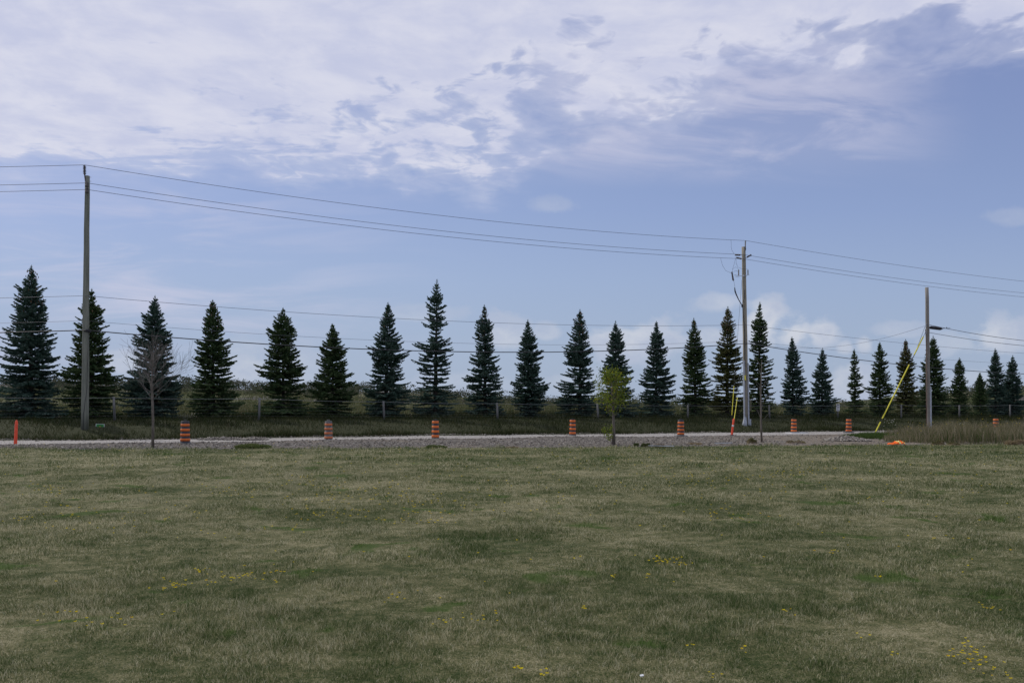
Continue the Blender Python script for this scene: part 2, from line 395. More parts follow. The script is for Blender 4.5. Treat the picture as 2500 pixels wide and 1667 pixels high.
MAT['insul'] = simple('insulator', (.055, .045, .045), (.11, .10, .10), 8, .35, .1, spec=.5)
MAT['insulgrey'] = simple('grey_insulator', (.17, .165, .16), (.26, .25, .24), 8, .4, .1, spec=.5)
MAT['yellow'] = simple('yellow_guard', (.62, .56, .03), (.72, .66, .07), 5, .5, .1)
MAT['orange'] = simple('orange_sheeting', (.58, .125, .02), (.70, .17, .035), 7, .5, .1)
MAT['orangeworn'] = simple('worn_orange', (.56, .12, .025), (.50, .22, .12), 6, .7, .2)
MAT['black'] = simple('black_rubber', (.020, .021, .026), (.045, .046, .052), 9, .6, .2)
MAT['blackdusty'] = simple('dusty_rubber', (.045, .045, .048), (.19, .185, .18), 6, .8, .2)
MAT['redorange'] = simple('red_orange_plastic', (.72, .065, .025), (.80, .10, .04), 7, .45, .1)
MAT['vest'] = simple('orange_fabric', (.85, .11, .01), (.95, .19, .015), 14, .7, .2)
MAT['vestyellow'] = simple('lime_tape', (.70, .75, .20), (.80, .85, .35), 14, .5, .1)
MAT['white'] = simple('white_sheet', (.60, .61, .62), (.75, .76, .77), 8, .6, .1)
MAT['signgreen'] = simple('green_print', (.05, .30, .07), (.09, .38, .10), 8, .5, .1)
MAT['signyellow'] = simple('yellow_print', (.65, .50, .03), (.75, .6, .05), 8, .5, .1)
MAT['print'] = simple('dark_print', (.02, .02, .03), (.04, .04, .05), 8, .6, .1)
MAT['petal'] = foliage('yellow_petals', (.55, .42, .008), (.72, .58, .02), (.55, .28, .01), .35, 3)
MAT['petalwhite'] = foliage('white_petals', (.55, .55, .5), (.7, .7, .66), None, .35, 3)
MAT['sod'] = simple('sod_soil', (.12, .085, .055), (.26, .20, .135), 9, .97, 1)
MAT['straw'] = foliage('dry_straw', (.20, .155, .09), (.36, .29, .18), None, .3, 3)
MAT['drygrass'] = foliage('sod_grass', (.10, .11, .04), (.21, .185, .09), (.2, .16, .08), .3, 3)
MAT['humpgrass'] = foliage('hump_grass', (.07, .105, .03), (.15, .18, .065), (.3, .27, .16), .35, 3)
MAT['pipe'] = simple('white_pipe', (.55, .60, .64), (.68, .72, .75), 8, .5, .1)

# ------------------------------------------------------------ ground sheets
def cols(dx, lim):
    xs = [0.]; d = dx
    while xs[-1] < lim:
        if xs[-1] > 40: d *= 1.18
        xs.append(xs[-1]+d)
    return np.array([-x for x in xs[:0:-1]]+xs)
def sheet(name, lo, hi, rows, matname, dx=.35, lim=1800, power=1.0):
    xs = cols(dx, lim); ts = np.linspace(0, 1, rows)**power
    a = lo(xs); b = hi(xs)
    Xg = np.repeat(xs[None], rows, 0); Yg = a[None]+(b-a)[None]*ts[:, None]
    Zg = H(Xg, Yg)
    Vv = np.stack([Xg, Yg, Zg], -1).reshape(-1, 3); nc = len(xs)
    i = np.arange(rows-1)[:, None]*nc+np.arange(nc-1)[None]; i = i.ravel()
    Ff = np.stack([i, i+1, i+nc+1, i+nc], -1)
    o = npmesh(name, Vv, Ff, MAT[matname], smooth=True); tag(o, kind='structure'); return o
sheet('lawn', lambda x: 0*x-60, lambda x: 0*x-2, 8, 'lawn', 1.5)
bpy.data.objects['lawn'].name = 'lawn_behind'
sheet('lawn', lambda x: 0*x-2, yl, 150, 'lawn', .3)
sheet('gravel_shoulder', yl, yn, 60, 'shoulder', .15)
sheet('gravel_road', yn, yf, 24, 'road', .2)
sheet('verge', yf, lambda x: 71+g(x), 50, 'verge', .3)
sheet('field', lambda x: 71+g(x), lambda x: 0*x+DR+160, 90, 'field', 1.2)
sheet('plain', lambda x: 0*x+DR+160, lambda x: 0*x+2600, 10, 'field', 6)

# ------------------------------------------------------------ blades and leaves
def blades(name, x, y, h, wd, lean, matname, z0=None, zoff=-.005, tri=False, az=None):
    n = len(x)
    z = (H(x, y) if z0 is None else z0)+zoff
    a = rng.random(n)*2*np.pi if az is None else az          # lean azimuth
    f = rng.random(n)*np.pi                                   # facing
    wx = np.cos(f)*wd/2; wy = np.sin(f)*wd/2
    lx = np.cos(a)*lean*h; ly = np.sin(a)*lean*h
    b = np.stack([x, y, z], -1); W = np.stack([wx, wy, 0*wx], -1)
    mid = b+np.stack([lx*.3, ly*.3, h*.6], -1); tip = b+np.stack([lx, ly, h*np.sqrt(np.clip(1-lean**2*.35, .3, 1))], -1)
    if tri:
        Vv = np.stack([b-W, b+W, tip], 1).reshape(-1, 3); i = np.arange(n)*3
        Ff = np.stack([i, i+1, i+2], -1)
    else:
        Vv = np.stack([b-W, b+W, mid+W*.8, mid-W*.8, tip], 1).reshape(-1, 3); i = np.arange(n)*5
        q = np.stack([i, i+1, i+2, i+2], -1)
        Ff = np.concatenate([np.stack([i, i+1, i+2], -1), np.stack([i, i+2, i+3], -1), np.stack([i+3, i+2, i+4], -1)])
    return npmesh(name, Vv, Ff, MAT[matname])
def scatter(n, y0, y1, margin=1.25, half=.625, pad=1.5, power=1.0):
    # uniform in area inside the widened view wedge
    y = np.sqrt(rng.random(n)*(y1**2-y0**2)+y0**2)
    x = (rng.random(n)*2-1)*(y*half*margin+pad)
    return x, y
gx = []; gy = []; gh = []; gw = []; gl = []
for n, y0, y1, hh, ww in [(290000, 3.8, 8, .030, .0034), (300000, 8, 14, .032, .0052), (240000, 14, 23, .036, .0090), (190000, 23, 39.5, .045, .016)]:
    x, y = scatter(n, y0, y1)
    # clumping: drop blades where the noise is low
    keep = rng.random(n) < np.clip(.80+1.3*fbm(x, y, 2.6, 31, 3), .45, 1)
    keep &= y < yl(x)+.12*rng.random(n)
    x = x[keep]; y = y[keep]; k = len(x)
    hm = np.clip(1+1.5*fbm(x, y, 1.3, 33, 4)+.6*vn(x, y, 6, 37), .5, 2.6)*(1+1.1*sst(y, yl(x)-.7, yl(x)))
    gx.append(x); gy.append(y); gh.append(hh*hm*(.6+.8*rng.random(k))); gw.append(ww*(.7+.6*rng.random(k))); gl.append(.3+.9*rng.random(k))
gx, gy, gh, gw, gl = map(np.concatenate, (gx, gy, gh, gw, gl))
tag(blades('lawn_grass', gx, gy, gh, gw, gl, 'blade'), 'short mown lawn grass, patchy green and dry tan', 'grass', kind='stuff')

# verge grass, field grass
x = rng.uniform(-75, 95, 150000); c = 53.2+rng.random(150000)**1.0*18; 
x2 = rng.uniform(-75, 95, 45000); c2 = 53.0+np.abs(rng.normal(0, .8, 45000))
x = np.concatenate([x, x2]); c = np.concatenate([c, c2]); y = c+g(x)
edge = c > 53.3+.5*fbm(x, 0*x, .5, 41, 3)+.5*np.clip(1.5*fbm(x, 54*.4+0*x, .2, 15, 3), 0, .6)
SX = (244.5-1250)/F*47.2
edge &= ~((np.abs(x-SX-.1*(y-47.2)) < .45) & (y < 47.3) & (y > 44.5))
x = x[edge]; y = y[edge]; n = len(x)
h = np.clip(.28+.5*fbm(x, y, .35, 42, 3), .12, .7)*(.5+.8*rng.random(n))
tag(blades('verge_grass', x, y, h, .022+.012*rng.random(n), .3+.5*rng.random(n), 'vergegrass', tri=True), 'rough grass on the bank below the spruce row, coloured dark for tree shade', 'grass', kind='stuff')
x = rng.uniform(-140, 170, 110000); y = 71+g(x)+rng.random(110000)**1.5*85; k = y < DR; x = x[k]; y = y[k]; n = len(x)
tag(blades('field_grass', x, y, (.35+.5*rng.random(n))*np.clip(1+fbm(x, y, .1, 44, 3), .4, 2), .045+.035*rng.random(n), .2+.5*rng.random(n), 'scrub', tri=True), 'tall olive grass in the field beyond the spruces', 'grass', kind='stuff')

def leafcloud(C, size, mat_, name, parent=None, flat=1.0):
    """C (n,3) leaf centres, one small quad each"""
    n = len(C); s = size*(.6+.8*rng.random(n))
    a = rng.normal(size=(n, 3)); a /= np.linalg.norm(a, axis=1)[:, None]
    b = np.cross(a, rng.normal(size=(n, 3))); b /= np.linalg.norm(b, axis=1)[:, None]
    a = a*s[:, None]; b = b*s[:, None]*.55
    Vv = np.stack([C-a, C-b*.9+a*.1, C+a, C+b*.9+a*.1], 1).reshape(-1, 3)
    Ff = np.arange(n*4).reshape(-1, 4)
    return npmesh(name, Vv, Ff, mat_, parent)
def clumps(xs, ys, rad, hgt, nleaf, size, matname, name):
    out = []
    for x, y, r, hh in zip(xs, ys, rad, hgt):
        k = int(nleaf*(r*hh)**.5)+8
        # several lobes per clump
        nl_ = 4; lob = rng.normal(size=(nl_, 3))*[r*.5, r*.5, hh*.22]+[0, 0, hh*.5]
        q = lob[rng.integers(0, nl_, k)]+rng.normal(size=(k, 3))*[r*.30, r*.30, hh*.20]
        q[:, 2] = np.minimum(np.abs(q[:, 2]), hh*(1.05-.25*np.hypot(q[:, 0], q[:, 1])/r))
        out.append(q+[x, y, 0])
    C = np.concatenate(out); C[:, 2] += H(C[:, 0], C[:, 1])
    return leafcloud(C, size, MAT[matname], name)
n = 520; x = rng.uniform(-70, 115, n); y = 73+g(x)+rng.random(n)**1.3*45
tag(clumps(x, y, rng.uniform(.6, 1.8, n), rng.uniform(.5, 1.7, n), 130, .09, 'scrub', 'scrub'), 'olive green scrub and shrubs behind the spruce row', 'scrub', kind='stuff')
n = 700; x = rng.uniform(-120, 150, n); y = rng.uniform(120, DR+3, n)
tag(clumps(x, y, rng.uniform(1, 3.2, n), rng.uniform(.7, 2.2, n), 120, .15, 'scrubdark', 'far_wood'), 'far dark brush and woods along the low skyline', 'wood', kind='stuff')

# stones
def stones(name, x, y, s, matname='stone', sink=.3, z=None):
    n = len(x); z = (H(x, y) if z is None else z)
    o = np.array([(1, 0, 0), (0, 1, 0), (-1, 0, 0), (0, -1, 0), (0, 0, 1), (0, 0, -1)], float)
    J = o[None]*(.7+.6*rng.random((n, 6, 1)))+rng.normal(size=(n, 6, 3))*.15
    a = rng.random(n)*6.28; ca, sa = np.cos(a), np.sin(a)
    Jx = J[:, :, 0]*ca[:, None]-J[:, :, 1]*sa[:, None]; Jy = J[:, :, 0]*sa[:, None]+J[:, :, 1]*ca[:, None]
    J = np.stack([Jx, Jy, J[:, :, 2]*.7], -1)*s[:, None, None]
    Vv = (J+np.stack([x, y, z+s*(.5-sink)], -1)[:, None]).reshape(-1, 3)
    f = np.array([(0, 1, 4), (1, 2, 4), (2, 3, 4), (3, 0, 4), (1, 0, 5), (2, 1, 5), (3, 2, 5), (0, 3, 5)])
    Ff = (np.arange(n)[:, None, None]*6+f[None]).reshape(-1, 3)
    return npmesh(name, Vv, Ff, MAT[matname])
n = 42000
x = rng.uniform(-42, 45, n); y = yl(x)+.1+(yn(x)-yl(x))*rng.random(n)
cc = y-g(x); keep = (rng.random(n) < np.where(x < 14, .95, .22)) | (np.abs(cc-44.5) < .8)
x = x[keep]; y = y[keep]; n = len(x)
x2 = rng.uniform(-45, 70, 9000); y2 = 53.5+g(x2)+rng.normal(0, .45, 9000)
x3 = rng.uniform(-45, 70, 6000); y3 = yn(x3)+(yf(x3)-yn(x3))*rng.random(6000)
xx = np.concatenate([x, x2, x3]); yy = np.concatenate([y, y2, y3])
ss = np.concatenate([.018+.045*rng.random(n)**2.5, .02+.045*rng.random(9000)**2.5, .010+.014*rng.random(6000)])
tag(stones('loose_gravel', xx, yy, ss), 'loose grey crushed stone along the road edges', 'gravel', kind='stuff')

# ------------------------------------------------------------ spruces
def spruce(px, top, base_hint, hw, seed, label, mi=0, p=.82, gap=.0, cones=0, low=.14, lean=0, group='spruce trees in the row behind the fence', sparse=1.0):
    rs = np.random.default_rng(seed)
    u = (px-1250)/F; D = 66/(1-M_*u)+rs.normal()*.25
    b = gnd(px, D); Ht = (EYE-(top-HOR)/F*D)-b.z; Rr = hw*1.0/F*D; p = .64+(p-.75)*.6; asym = rs.random()*6.28; amp = .04+.12*rs.random(); lean = rs.normal()*.008
    root = empty('spruce_tree', b, label, 'tree', group)
    # trunk
    tb = MB(); npt = 9; r0 = .016*Ht+.03
    tp = [Vector((b.x+lean*Ht*(k/npt)+rs.normal()*.01, b.y, b.z-.1+(Ht+.05)*k/npt)) for k in range(npt+1)]
    tb.tube(tp, [max(.008, r0*(1-k/npt)**.9) for k in range(npt+1)], 8)
    A = []; Bv = []; Wd = []
    limbs = tb
    z = low*Ht*.45
    k = 0
    while z < Ht*.965:
        t = z/Ht
        prof = (1-t)**p*min(1, .84+(t-low*.4)*1.8)
        L0 = Rr*prof*(1+.13*math.sin(seed*1.7+t*17)+.10*math.sin(seed+t*41)+.07*rs.normal())
        L0 *= 1-.45*sst(t, .80, .95)
        if t > .93: L0 = min(L0, .34*(1-t)/.07+.05)
        nb = 10 if t < .6 else (8 if t < .85 else (5 if t < .93 else 3))
        ph = rs.random()*6.28
        whorl_w = 1.0 if rs.random() > gap else .55
        for j in range(nb):
            az = ph+j*6.283/nb+rs.normal()*.2
            L = L0*(.80+.30*rs.random() + (.12 if rs.random() < .12 else 0))*whorl_w
            L *= 1+amp*math.cos(az-asym)
            if rs.random() < .12: L *= .62
            if t < .95: el = math.radians(np.interp(t, [0, .15, .4, .7, .85, 1], [-8, -2, 8, 20, 32, 55])+rs.normal()*5)
            else: el = math.radians(55+rs.normal()*6)
            zz = z+rs.normal()*.035
            cx = b.x+lean*Ht*t; ca, sa = math.cos(az), math.sin(az)
            droop = np.interp(t, [0, .5, 1], [.20, .14, .02]); tipu = np.interp(t, [0, .5, 1], [.20, .17, .04])
            def pt(s):
                s = np.asarray(s)
                rr = s*L*math.cos(el); hh = s*L*math.sin(el)-droop*L*s**2+tipu*L*s**3
                return np.stack([cx+rr*ca, b.y+rr*sa, b.z+zz+hh], -1)
            if L > .5 and j % 2 == 0:
                limbs.tube([Vector(q) for q in pt(np.array([0, .45, .9]))], [.014+.006*L, .010, .005], 4, False)
            ns = max(3, int(L/.075*sparse)); s = np.linspace(.14, 1, ns)+rs.normal(size=ns)*.02
            P0 = pt(s); T = pt(s+.03)-pt(s); T /= np.linalg.norm(T, axis=1)[:, None]
            # main-axis sprigs
            A.append(P0-T*.05); Bv.append(P0+T*(.10+.05*rs.random((ns, 1)))); Wd.append(np.full(ns, .040))
            side = np.stack([-T[:, 1], T[:, 0], 0*T[:, 0]], -1); side /= np.linalg.norm(side, axis=1)[:, None]
            for sg in (-1, 1):
                tl = (.10+.42*L*np.clip(1-s, 0, 1)**.8*(.35+s)*.8)*(.7+.6*rs.random(ns))
                tl = np.minimum(tl, .55)
                d = T*.62+side*sg*.75; d[:, 2] -= .16+.18*rs.random(ns); d /= np.linalg.norm(d, axis=1)[:, None]
                m = np.maximum(1, (tl/.13).astype(int)); mx = m.max()
                for q in range(mx):
                    ok = m > q
                    st = P0[ok]+d[ok]*(tl[ok]*q/m[ok])[:, None]; jit = rs.normal(size=(ok.sum(), 3))*.018
                    en = st+d[ok]*(tl[ok]/m[ok]*1.25)[:, None]+jit; en[:, 2] += .012*rs.normal(size=ok.sum())
                    A.append(st); Bv.append(en); Wd.append(.030+.016*rs.random(ok.sum()))
        z += np.interp(t, [0, .5, 1], [.225, .215, .15])*(1+.25*rs.normal()*.5)*(1+gap*.8)*(Ht/9)**.5
    # leader
    for q in range(12):
        zz = b.z+Ht-.42+.42*q/12; az = q*2.4; ll = .13*(1-q/14)+.03
        A.append(np.array([[b.x+lean*Ht, b.y, zz]])); Bv.append(np.array([[b.x+lean*Ht+ll*math.cos(az), b.y+ll*math.sin(az), zz+ll*.9+.03]])); Wd.append(np.array([.018]))
    A.append(np.array([[b.x+lean*Ht, b.y, b.z+Ht-.2]])); Bv.append(np.array([[b.x+lean*Ht, b.y, b.z+Ht+.06]])); Wd.append(np.array([.025]))
    A = np.concatenate(A); Bv = np.concatenate(Bv); Wd = np.concatenate(Wd)
    n = len(A); d = Bv-A; dn = d/np.linalg.norm(d, axis=1)[:, None]
    s1 = np.cross(dn, rs.normal(size=(n, 3))); s1 /= np.linalg.norm(s1, axis=1)[:, None]; s2 = np.cross(dn, s1)
    mid = A+d*.45; Vs = []
    for sd in (s1, s2):
        Vs.append(np.stack([A, mid+sd*Wd[:, None], Bv, mid-sd*Wd[:, None]], 1))
    Vv = np.concatenate(Vs).reshape(-1, 3)
    cr = npmesh('crown', Vv, np.arange(len(Vv)).reshape(-1, 4), MAT['spruce'][mi], root)
    tb.build('trunk', MAT['bark'], root)
    if cones:
        cb = MB()
        for q in range(cones):
            t = 1-.03-.28*rs.random()**1.2; az = rs.random()*6.28; rr = Rr*(1-t)**p*(.5+.55*rs.random())+.03
            c0 = Vector((b.x+lean*Ht*t+rr*math.cos(az), b.y+rr*math.sin(az), b.z+t*Ht))
            cb.tube([c0, c0-Vector((rs.normal()*.01, 0, .07)), c0-Vector((0, 0, .14))], [.012, .026, .010], 5)
        tag(cb.build('cones', MAT['cone'], root), kind='stuff')
    return root
TREES = [
 (75, 648, 1025, 80, 0, .78, .05, 60, 'tallest spruce at the far left edge, broad dark base behind the orange marker post'),
 (222, 705, 1024, 70, 1, .70, .05, 20, 'spruce standing behind the leftmost utility pole'),
 (381, 722, 1024, 74, 0, .72, .0, 0, 'dense wide spruce behind the leafless young tree'),
 (522, 732, 1024, 63, 1, .74, .0, 60, 'dense spruce with brown cones at its top, right of the spruce behind the leafless tree'),
 (691, 751, 1024, 64, 1, .62, .10, 10, 'broad-shouldered ragged spruce between the first two striped barrels'),
 (812, 790, 1024, 64, 1, .86, .0, 0, 'short wide spruce directly behind the second barrel from the left'),
 (941, 738, 1024, 60, 0, .80, .0, 20, 'full blue-green spruce just left of the tall gappy one'),
 (1062, 682, 1024, 57, 0, .66, .34, 0, 'tall narrow spruce with open gaps showing its trunk, behind the third barrel'),
 (1185, 744, 1022, 52, 0, .80, .12, 50, 'slender layered spruce immediately right of the tall gappy one'),
 (1291, 780, 1022, 50, 0, .80, .0, 0, 'dense blue-green spruce just left of the fourth barrel'),
 (1416, 755, 1022, 53, 0, .72, .12, 90, 'spruce with a thin brown cone-laden top, left of the young leafy tree'),
 (1504, 783, 1022, 50, 0, .80, .0, 0, 'spruce half hidden behind the young leafy yellow-green tree'),
 (1602, 784, 1022, 48, 0, .80, .0, 0, 'dense blue-green spruce standing alone right of the young leafy tree'),
 (1698, 776, 1020, 42, 1, .66, .05, 40, 'green spruce with brownish tip behind the fifth barrel'),
 (1775, 748, 1020, 46, 2, .66, .12, 90, 'olive-brown drooping spruce just left of the pole with cable hardware'),
 (1853, 737, 1020, 44, 1, .72, .20, 10, 'tall spruce just right of the pole with cable hardware'),
 (1936, 822, 1020, 37, 0, .78, .05, 0, 'spruce behind the barrel on a pale base plate'),
 (2006, 850, 1018, 35, 0, .80, .05, 0, 'small spruce left of the white notice on the fence'),
 (2088, 852, 1018, 26, 1, .80, .25, 0, 'thin sparse spruce right of the white notice on the fence'),
 (2148, 835, 1018, 35, 1, .74, .05, 0, 'spruce behind the foot of the yellow guy wire guard'),
 (2212, 828, 1018, 33, 2, .74, .0, 90, 'spruce with a brown cone-covered drooping tip behind the yellow guy guard'),
 (2280, 820, 1018, 42, 1, .74, .0, 0, 'wide spruce behind the short bare-topped pole'),
 (2341, 873, 1016, 28, 1, .76, .0, 0, 'small spruce right of the short bare-topped pole'),
 (2392, 910, 1014, 22, 1, .76, .1, 0, 'smallest spruce of the row, near the right edge'),
 (2431, 850, 1018, 30, 0, .76, .0, 0, 'blue-green spruce behind the rightmost barrel'),
 (2473, 867, 1018, 30, 0, .76, .0, 0, 'dark spruce at the right edge of the row'),
]
for i, (px, top, base, hw, mi, p, gap, cn, lab) in enumerate(TREES):
    spruce(px, top, base, hw, 100+i, lab, mi, p, gap, cn, low=.04 if i < 16 else .10)

# ------------------------------------------------------------ fence
def D62(px): return 62/(1-M_*(px-1250)/F)
fo = gnd(280, D62(280))
fence = empty('wire_fence', fo, 'wire fence on grey wooden posts running in front of the spruce row', 'fence')
fp = [(-110, 975), (-126+0, 0)][:1]+[(280, 971), (632, 973), (938, 981), (1215, 985), (1460, 987), (1679, 990), (1879, 990), (2045, 990), (2200, 989), (2342, 990), (2466, 989), (2590, 990)]
fp = [(-125, 968)]+fp[1:]
tops = []
for i, (px, ty) in enumerate(fp):
    D = D62(px); b = gnd(px, D); t = at(px, ty, D); lean = rng.normal()*.03
    MB().tube([b-Vector((0, 0, .1)), (b+t)/2+Vector((lean*.5, 0, 0)), t+Vector((lean, 0, .06))], [.085, .078, .07], 8).build('post', MAT['post'], fence, True)
    tops.append((b, t+Vector((lean, -.09, 0))))
for k, fr in enumerate([1.0, .82, .64, .48, .34, .2]):
    wb = MB()
    for (b0, t0), (b1, t1) in zip(tops, tops[1:]):
        a = b0.lerp(t0, fr); c_ = b1.lerp(t1, fr); a.y = t0.y; c_.y = t1.y
        pts = [a.lerp(c_, s/6)-Vector((0, 0, .05*math.sin(math.pi*s/6))) for s in range(7)]
        wb.tube(pts, .008 if k == 0 else .0016, 5, False)
    wb.build('top_wire' if k == 0 else 'strand', MAT['fwire'], fence)
# notice on the fence post
D = D62(2045)-.15; nt = empty('notice', at(2046, 1003, D), 'small white notice with dark lines fixed to a fence post', 'sign')
c_ = at(2046, 994.5, D); MB().box(c_, (.30, .012, .62)).build('panel', MAT['white'], nt)
pb = MB()
for dz, ww, hh in [(.20, .22, .07), (.08, .20, .03), (.01, .22, .03), (-.07, .16, .03), (-.2, .22, .05)]: pb.box(c_+Vector((0, -.009, dz)), (ww, .004, hh))
pb.build('print', MAT['print'], nt)

# ------------------------------------------------------------ poles
def pole(px0, px1, top, D, r0, r1, m, label, sink=.1, grp='wooden utility poles'):
    b = gnd(px0, D); t = at(px1, top, D)
    o = empty('utility_pole', b, label, 'pole', grp)
    n = 14; pts = [(b-Vector((0, 0, sink))).lerp(t, k/n)+Vector((rng.normal()*.006, 0, 0)) for k in range(n+1)]
    MB().tube(pts, [r0+(r1-r0)*k/n for k in range(n+1)], 20).build('shaft', MAT[m], o, True)
    return o, b, t
def ribbed(mb, a, b, r, nrib, core=.4):
    """insulator: a core with sheds from a to b"""
    a, b = Vector(a), Vector(b); n = nrib*4; pts = []; rad = []
    for k in range(n+1):
        pts.append(a.lerp(b, k/n)); rad.append(r if k % 4 in (1, 2) else r*core)
    mb.tube(pts, rad, 12)
    return mb
# pole 1, left
D1 = 46.0
o1, b1, t1 = pole(207, 213, 430, D1, .205, .125, 'woodgreen', 'tall greenish utility pole near the left edge')
ribbed(MB(), at(206.6, 425, D1-.12), at(206.3, 404, D1-.12), .085, 6).build('insulator', MAT['insul'], o1)
MB().tube([at(206.8, 427, D1-.12), at(206.8, 424, D1-.12)], .05, 8).tube([at(206.2, 424, D1-.12), at(209, 446, D1-.14)], .035, 6).build('bracket', MAT['insul'], o1)
for yy in (450, 465):
    ribbed(MB(), at(212, yy-4, D1-.16), at(212, yy+6, D1-.42), .09, 3).build('insulator', MAT['insul'], o1)
for yy in (433, 443):
    MB().tube([at(216, yy, D1), at(223, yy, D1)], .012, 6).build('bolt', MAT['galv'], o1)
MB().tube([at(213-.0001, 808+3, D1-.0), at(213, 805, D1)], .19, 16).build('cable_band', MAT['cable'], o1)
mb = MB().tube([at(216, 800, D1-.16), at(212, 950, D1-.19), at(204, 1010, D1-.22), at(203, 1052, D1-.24)], .012, 6); mb.build('ground_wire', MAT['cable'], o1)
# pole 2
D2 = 65.5
o2, b2, t2 = pole(1822, 1815.5, 603, D2, .205, .15, 'woodtan', 'tall tan utility pole carrying a fuse and cable hardware, right of centre')
q = lambda x, y, d=0.: at(1720+x*.16575, 570+y*.16575, D2+d)
ribbed(MB(), q(600, 200, -.1), q(603, 108, -.1), .055, 5, .75).build('insulator', MAT['insulgrey'], o2)
MB().tube([q(600, 200, -.12), q(606, 235, -.12), q(596, 270, -.14)], [.05, .04, .02], 6).build('bracket', MAT['insul'], o2)
for a, b in [((448, 316), (527, 318)), ((468, 356), (545, 373)), ((690, 314), (622, 352))]:
    ribbed(MB(), q(*a, -.25), q(*b, -.2), .075, 5, .6).build('insulator', MAT['insul'], o2)
for a_, b_ in [((527, 318), (565, 318)), ((545, 373), (566, 366)), ((622, 352), (590, 380))]:
    MB().tube([q(*a_, -.2), q(*b_, -.15)], .022, 6).build('bracket', MAT['galv'], o2)
MB().tube([q(440, 613, -.22), q(500, 622, -.2), q(575, 628, -.18), q(660, 606, -.2)], .022, 6).tube([q(455, 640, -.22), q(515, 645, -.2)], .015, 6).build('crossarm', MAT['galv'], o2)
MB().tube([q(560, 628, 0), q(608, 628, 0)], .16, 12).build('clamp', MAT['galv'], o2)
ribbed(MB(), q(502, 618, -.2), q(503, 532, -.2), .055, 5, .7).build('arrester', MAT['insulgrey'], o2)
ribbed(MB(), q(640, 604, -.2), q(640, 536, -.2), .05, 5, .7).build('arrester', MAT['insulgrey'], o2)
fz = MB(); ribbed(fz, q(402, 565, -.25), q(427, 697, -.25), .07, 6, .7); fz.tube([q(398, 572, -.33), q(412, 690, -.33)], .02, 6); fz.build('fuse_cutout', MAT['insul'], o2)
for pts in ([(388, 100), (394, 135), (392, 200), (405, 255), (435, 300)], [(240, 358), (243, 395), (268, 475), (310, 545), (390, 582)],
            [(460, 350), (440, 440), (414, 525), (410, 560)], [(465, 380), (468, 440), (490, 495), (545, 520), (640, 528)], [(414, 525), (460, 492), (500, 525)],
            [(428, 565), (460, 548), (500, 560)], [(427, 697), (440, 740), (448, 800)]):
    MB().tube([q(x, y, -.3) for x, y in pts], .009, 5).build('jumper_wire', MAT['conductor'], o2)
MB().tube([q(444, 795, -.28), q(450, 850, -.28), q(468, 900, -.28), q(505, 980, -.25), q(548, 1050, -.2)], [.03, .055, .05, .035, .035], 8).tube([q(595, 830, -.2), q(590, 920, -.22), q(560, 1040, -.2)], .02, 6).build('cable', MAT['cable'], o2)
MB().tube([q(556, 1045, -.2), q(556, 1085, -.2)], .075, 8).build('cable_clamp', MAT['cable'], o2)
MB().tube([q(562, 1085, -.18), at(1817, 800, D2-.2), at(1819, 895, D2-.22)], .03, 6).build('cable', MAT['cable'], o2)
for pxa, ya_, pxb, rr in [(1816, 880, 1817.5, .065), (1826.5, 886, 1828, .06)]:
    MB().tube([at(pxa, ya_, D2-.22), at(pxb, 1038, D2-.27)], rr, 10).build('conduit', MAT['pvc'], o2)
MB().tube([at(1833, 974, D2-.1), at(1833, 1003, D2-.1)], .03, 6).build('conduit', MAT['woodtan'], o2)
MB().tube([at(1819, 916, D2-.32), at(1819.5, 928, D2-.32)], .05, 6).build('marker_tag', MAT['yellow'], o2)
MB().tube([at(1819, 1018, D2-.3), at(1818, 1040, D2-.32)], [.10, .22], 8).build('base_guard', MAT['pvc'], o2)
MB().box(at(1831, 1031, D2-.1), (.16, .12, .55)).build('base_guard', MAT['pvc'], o2)
# pole 3
D3 = 54.0
o3, b3, t3 = pole(2267.5, 2263, 702, D3, .135, .108, 'woodgrey', 'short weathered grey pole with a bare top at the right')
q3 = lambda x, y, d=0.: at(2200+x*.1084, 690+y*.1084, D3+d)
MB().tube([q3(640, 1005, -.1), q3(680, 1000, -.1)], .04, 8).build('bracket', MAT['galv'], o3)
for yy in (940, 975, 1100, 1140): MB().tube([q3(568, yy, -.05), q3(568, yy, -.17)], .035, 8).build('bolt', MAT['galv'], o3)
MB().tube([at(2271.8, 944, D3-.12), at(2272.8, 1052, D3-.12)], .055, 10).build('conduit', MAT['pvc'], o3)
MB().tube([q3(548, 1050, -.06), at(2261, 830, D3-.1), at(2262.5, 930, D3-.13), at(2262, 1050, D3-.15)], .022, 6).build('cable', simple('brown_cable', (.07, .03, .03), (.11, .05, .04)), o3)

# ------------------------------------------------------------ wires
def wire(name, segs, rad, m, label, group, n=24):
    """segs: list of (p0, p1, sag)"""
    mb = MB(); pts = []
    for p0, p1, sag in segs:
        for k in range(n+1):
            s = k/n; pts.append(Vector(p0).lerp(Vector(p1), s)-Vector((0, 0, 4*sag*s*(1-s))))
    cl = [pts[0]]
    for p_ in pts[1:]:
        if (p_-cl[-1]).length > .01: cl.append(p_)
    mb.tube(cl, rad, 6); return tag(mb.build(name, MAT[m]), label, 'wire', group)
def Dp(px): return 57/(1-M_*(px-1250)/F)
LX = -75
def lft(py): # left end of a wire that runs on out of frame at constant depth
    return lambda a: Vector((LX, D1, a.z+.0))
P4 = 2690
def span(y1, x2, y2, yr, s1, s2, off=-.2, yl_=None, x1=209):
    a = at(x1, y1, D1+off); b = at(x2, y2, D2+off)
    l = Vector((LX, D1+off, a.z+(0 if yl_ is None else (y1-yl_)/F*D1*2.5)))
    r = at(P4, yr, Dp(P4)+off)
    return [(l, a, .35), (a, b, s1), (b, r, s2)]
GP = 'power conductors strung along the utility poles'
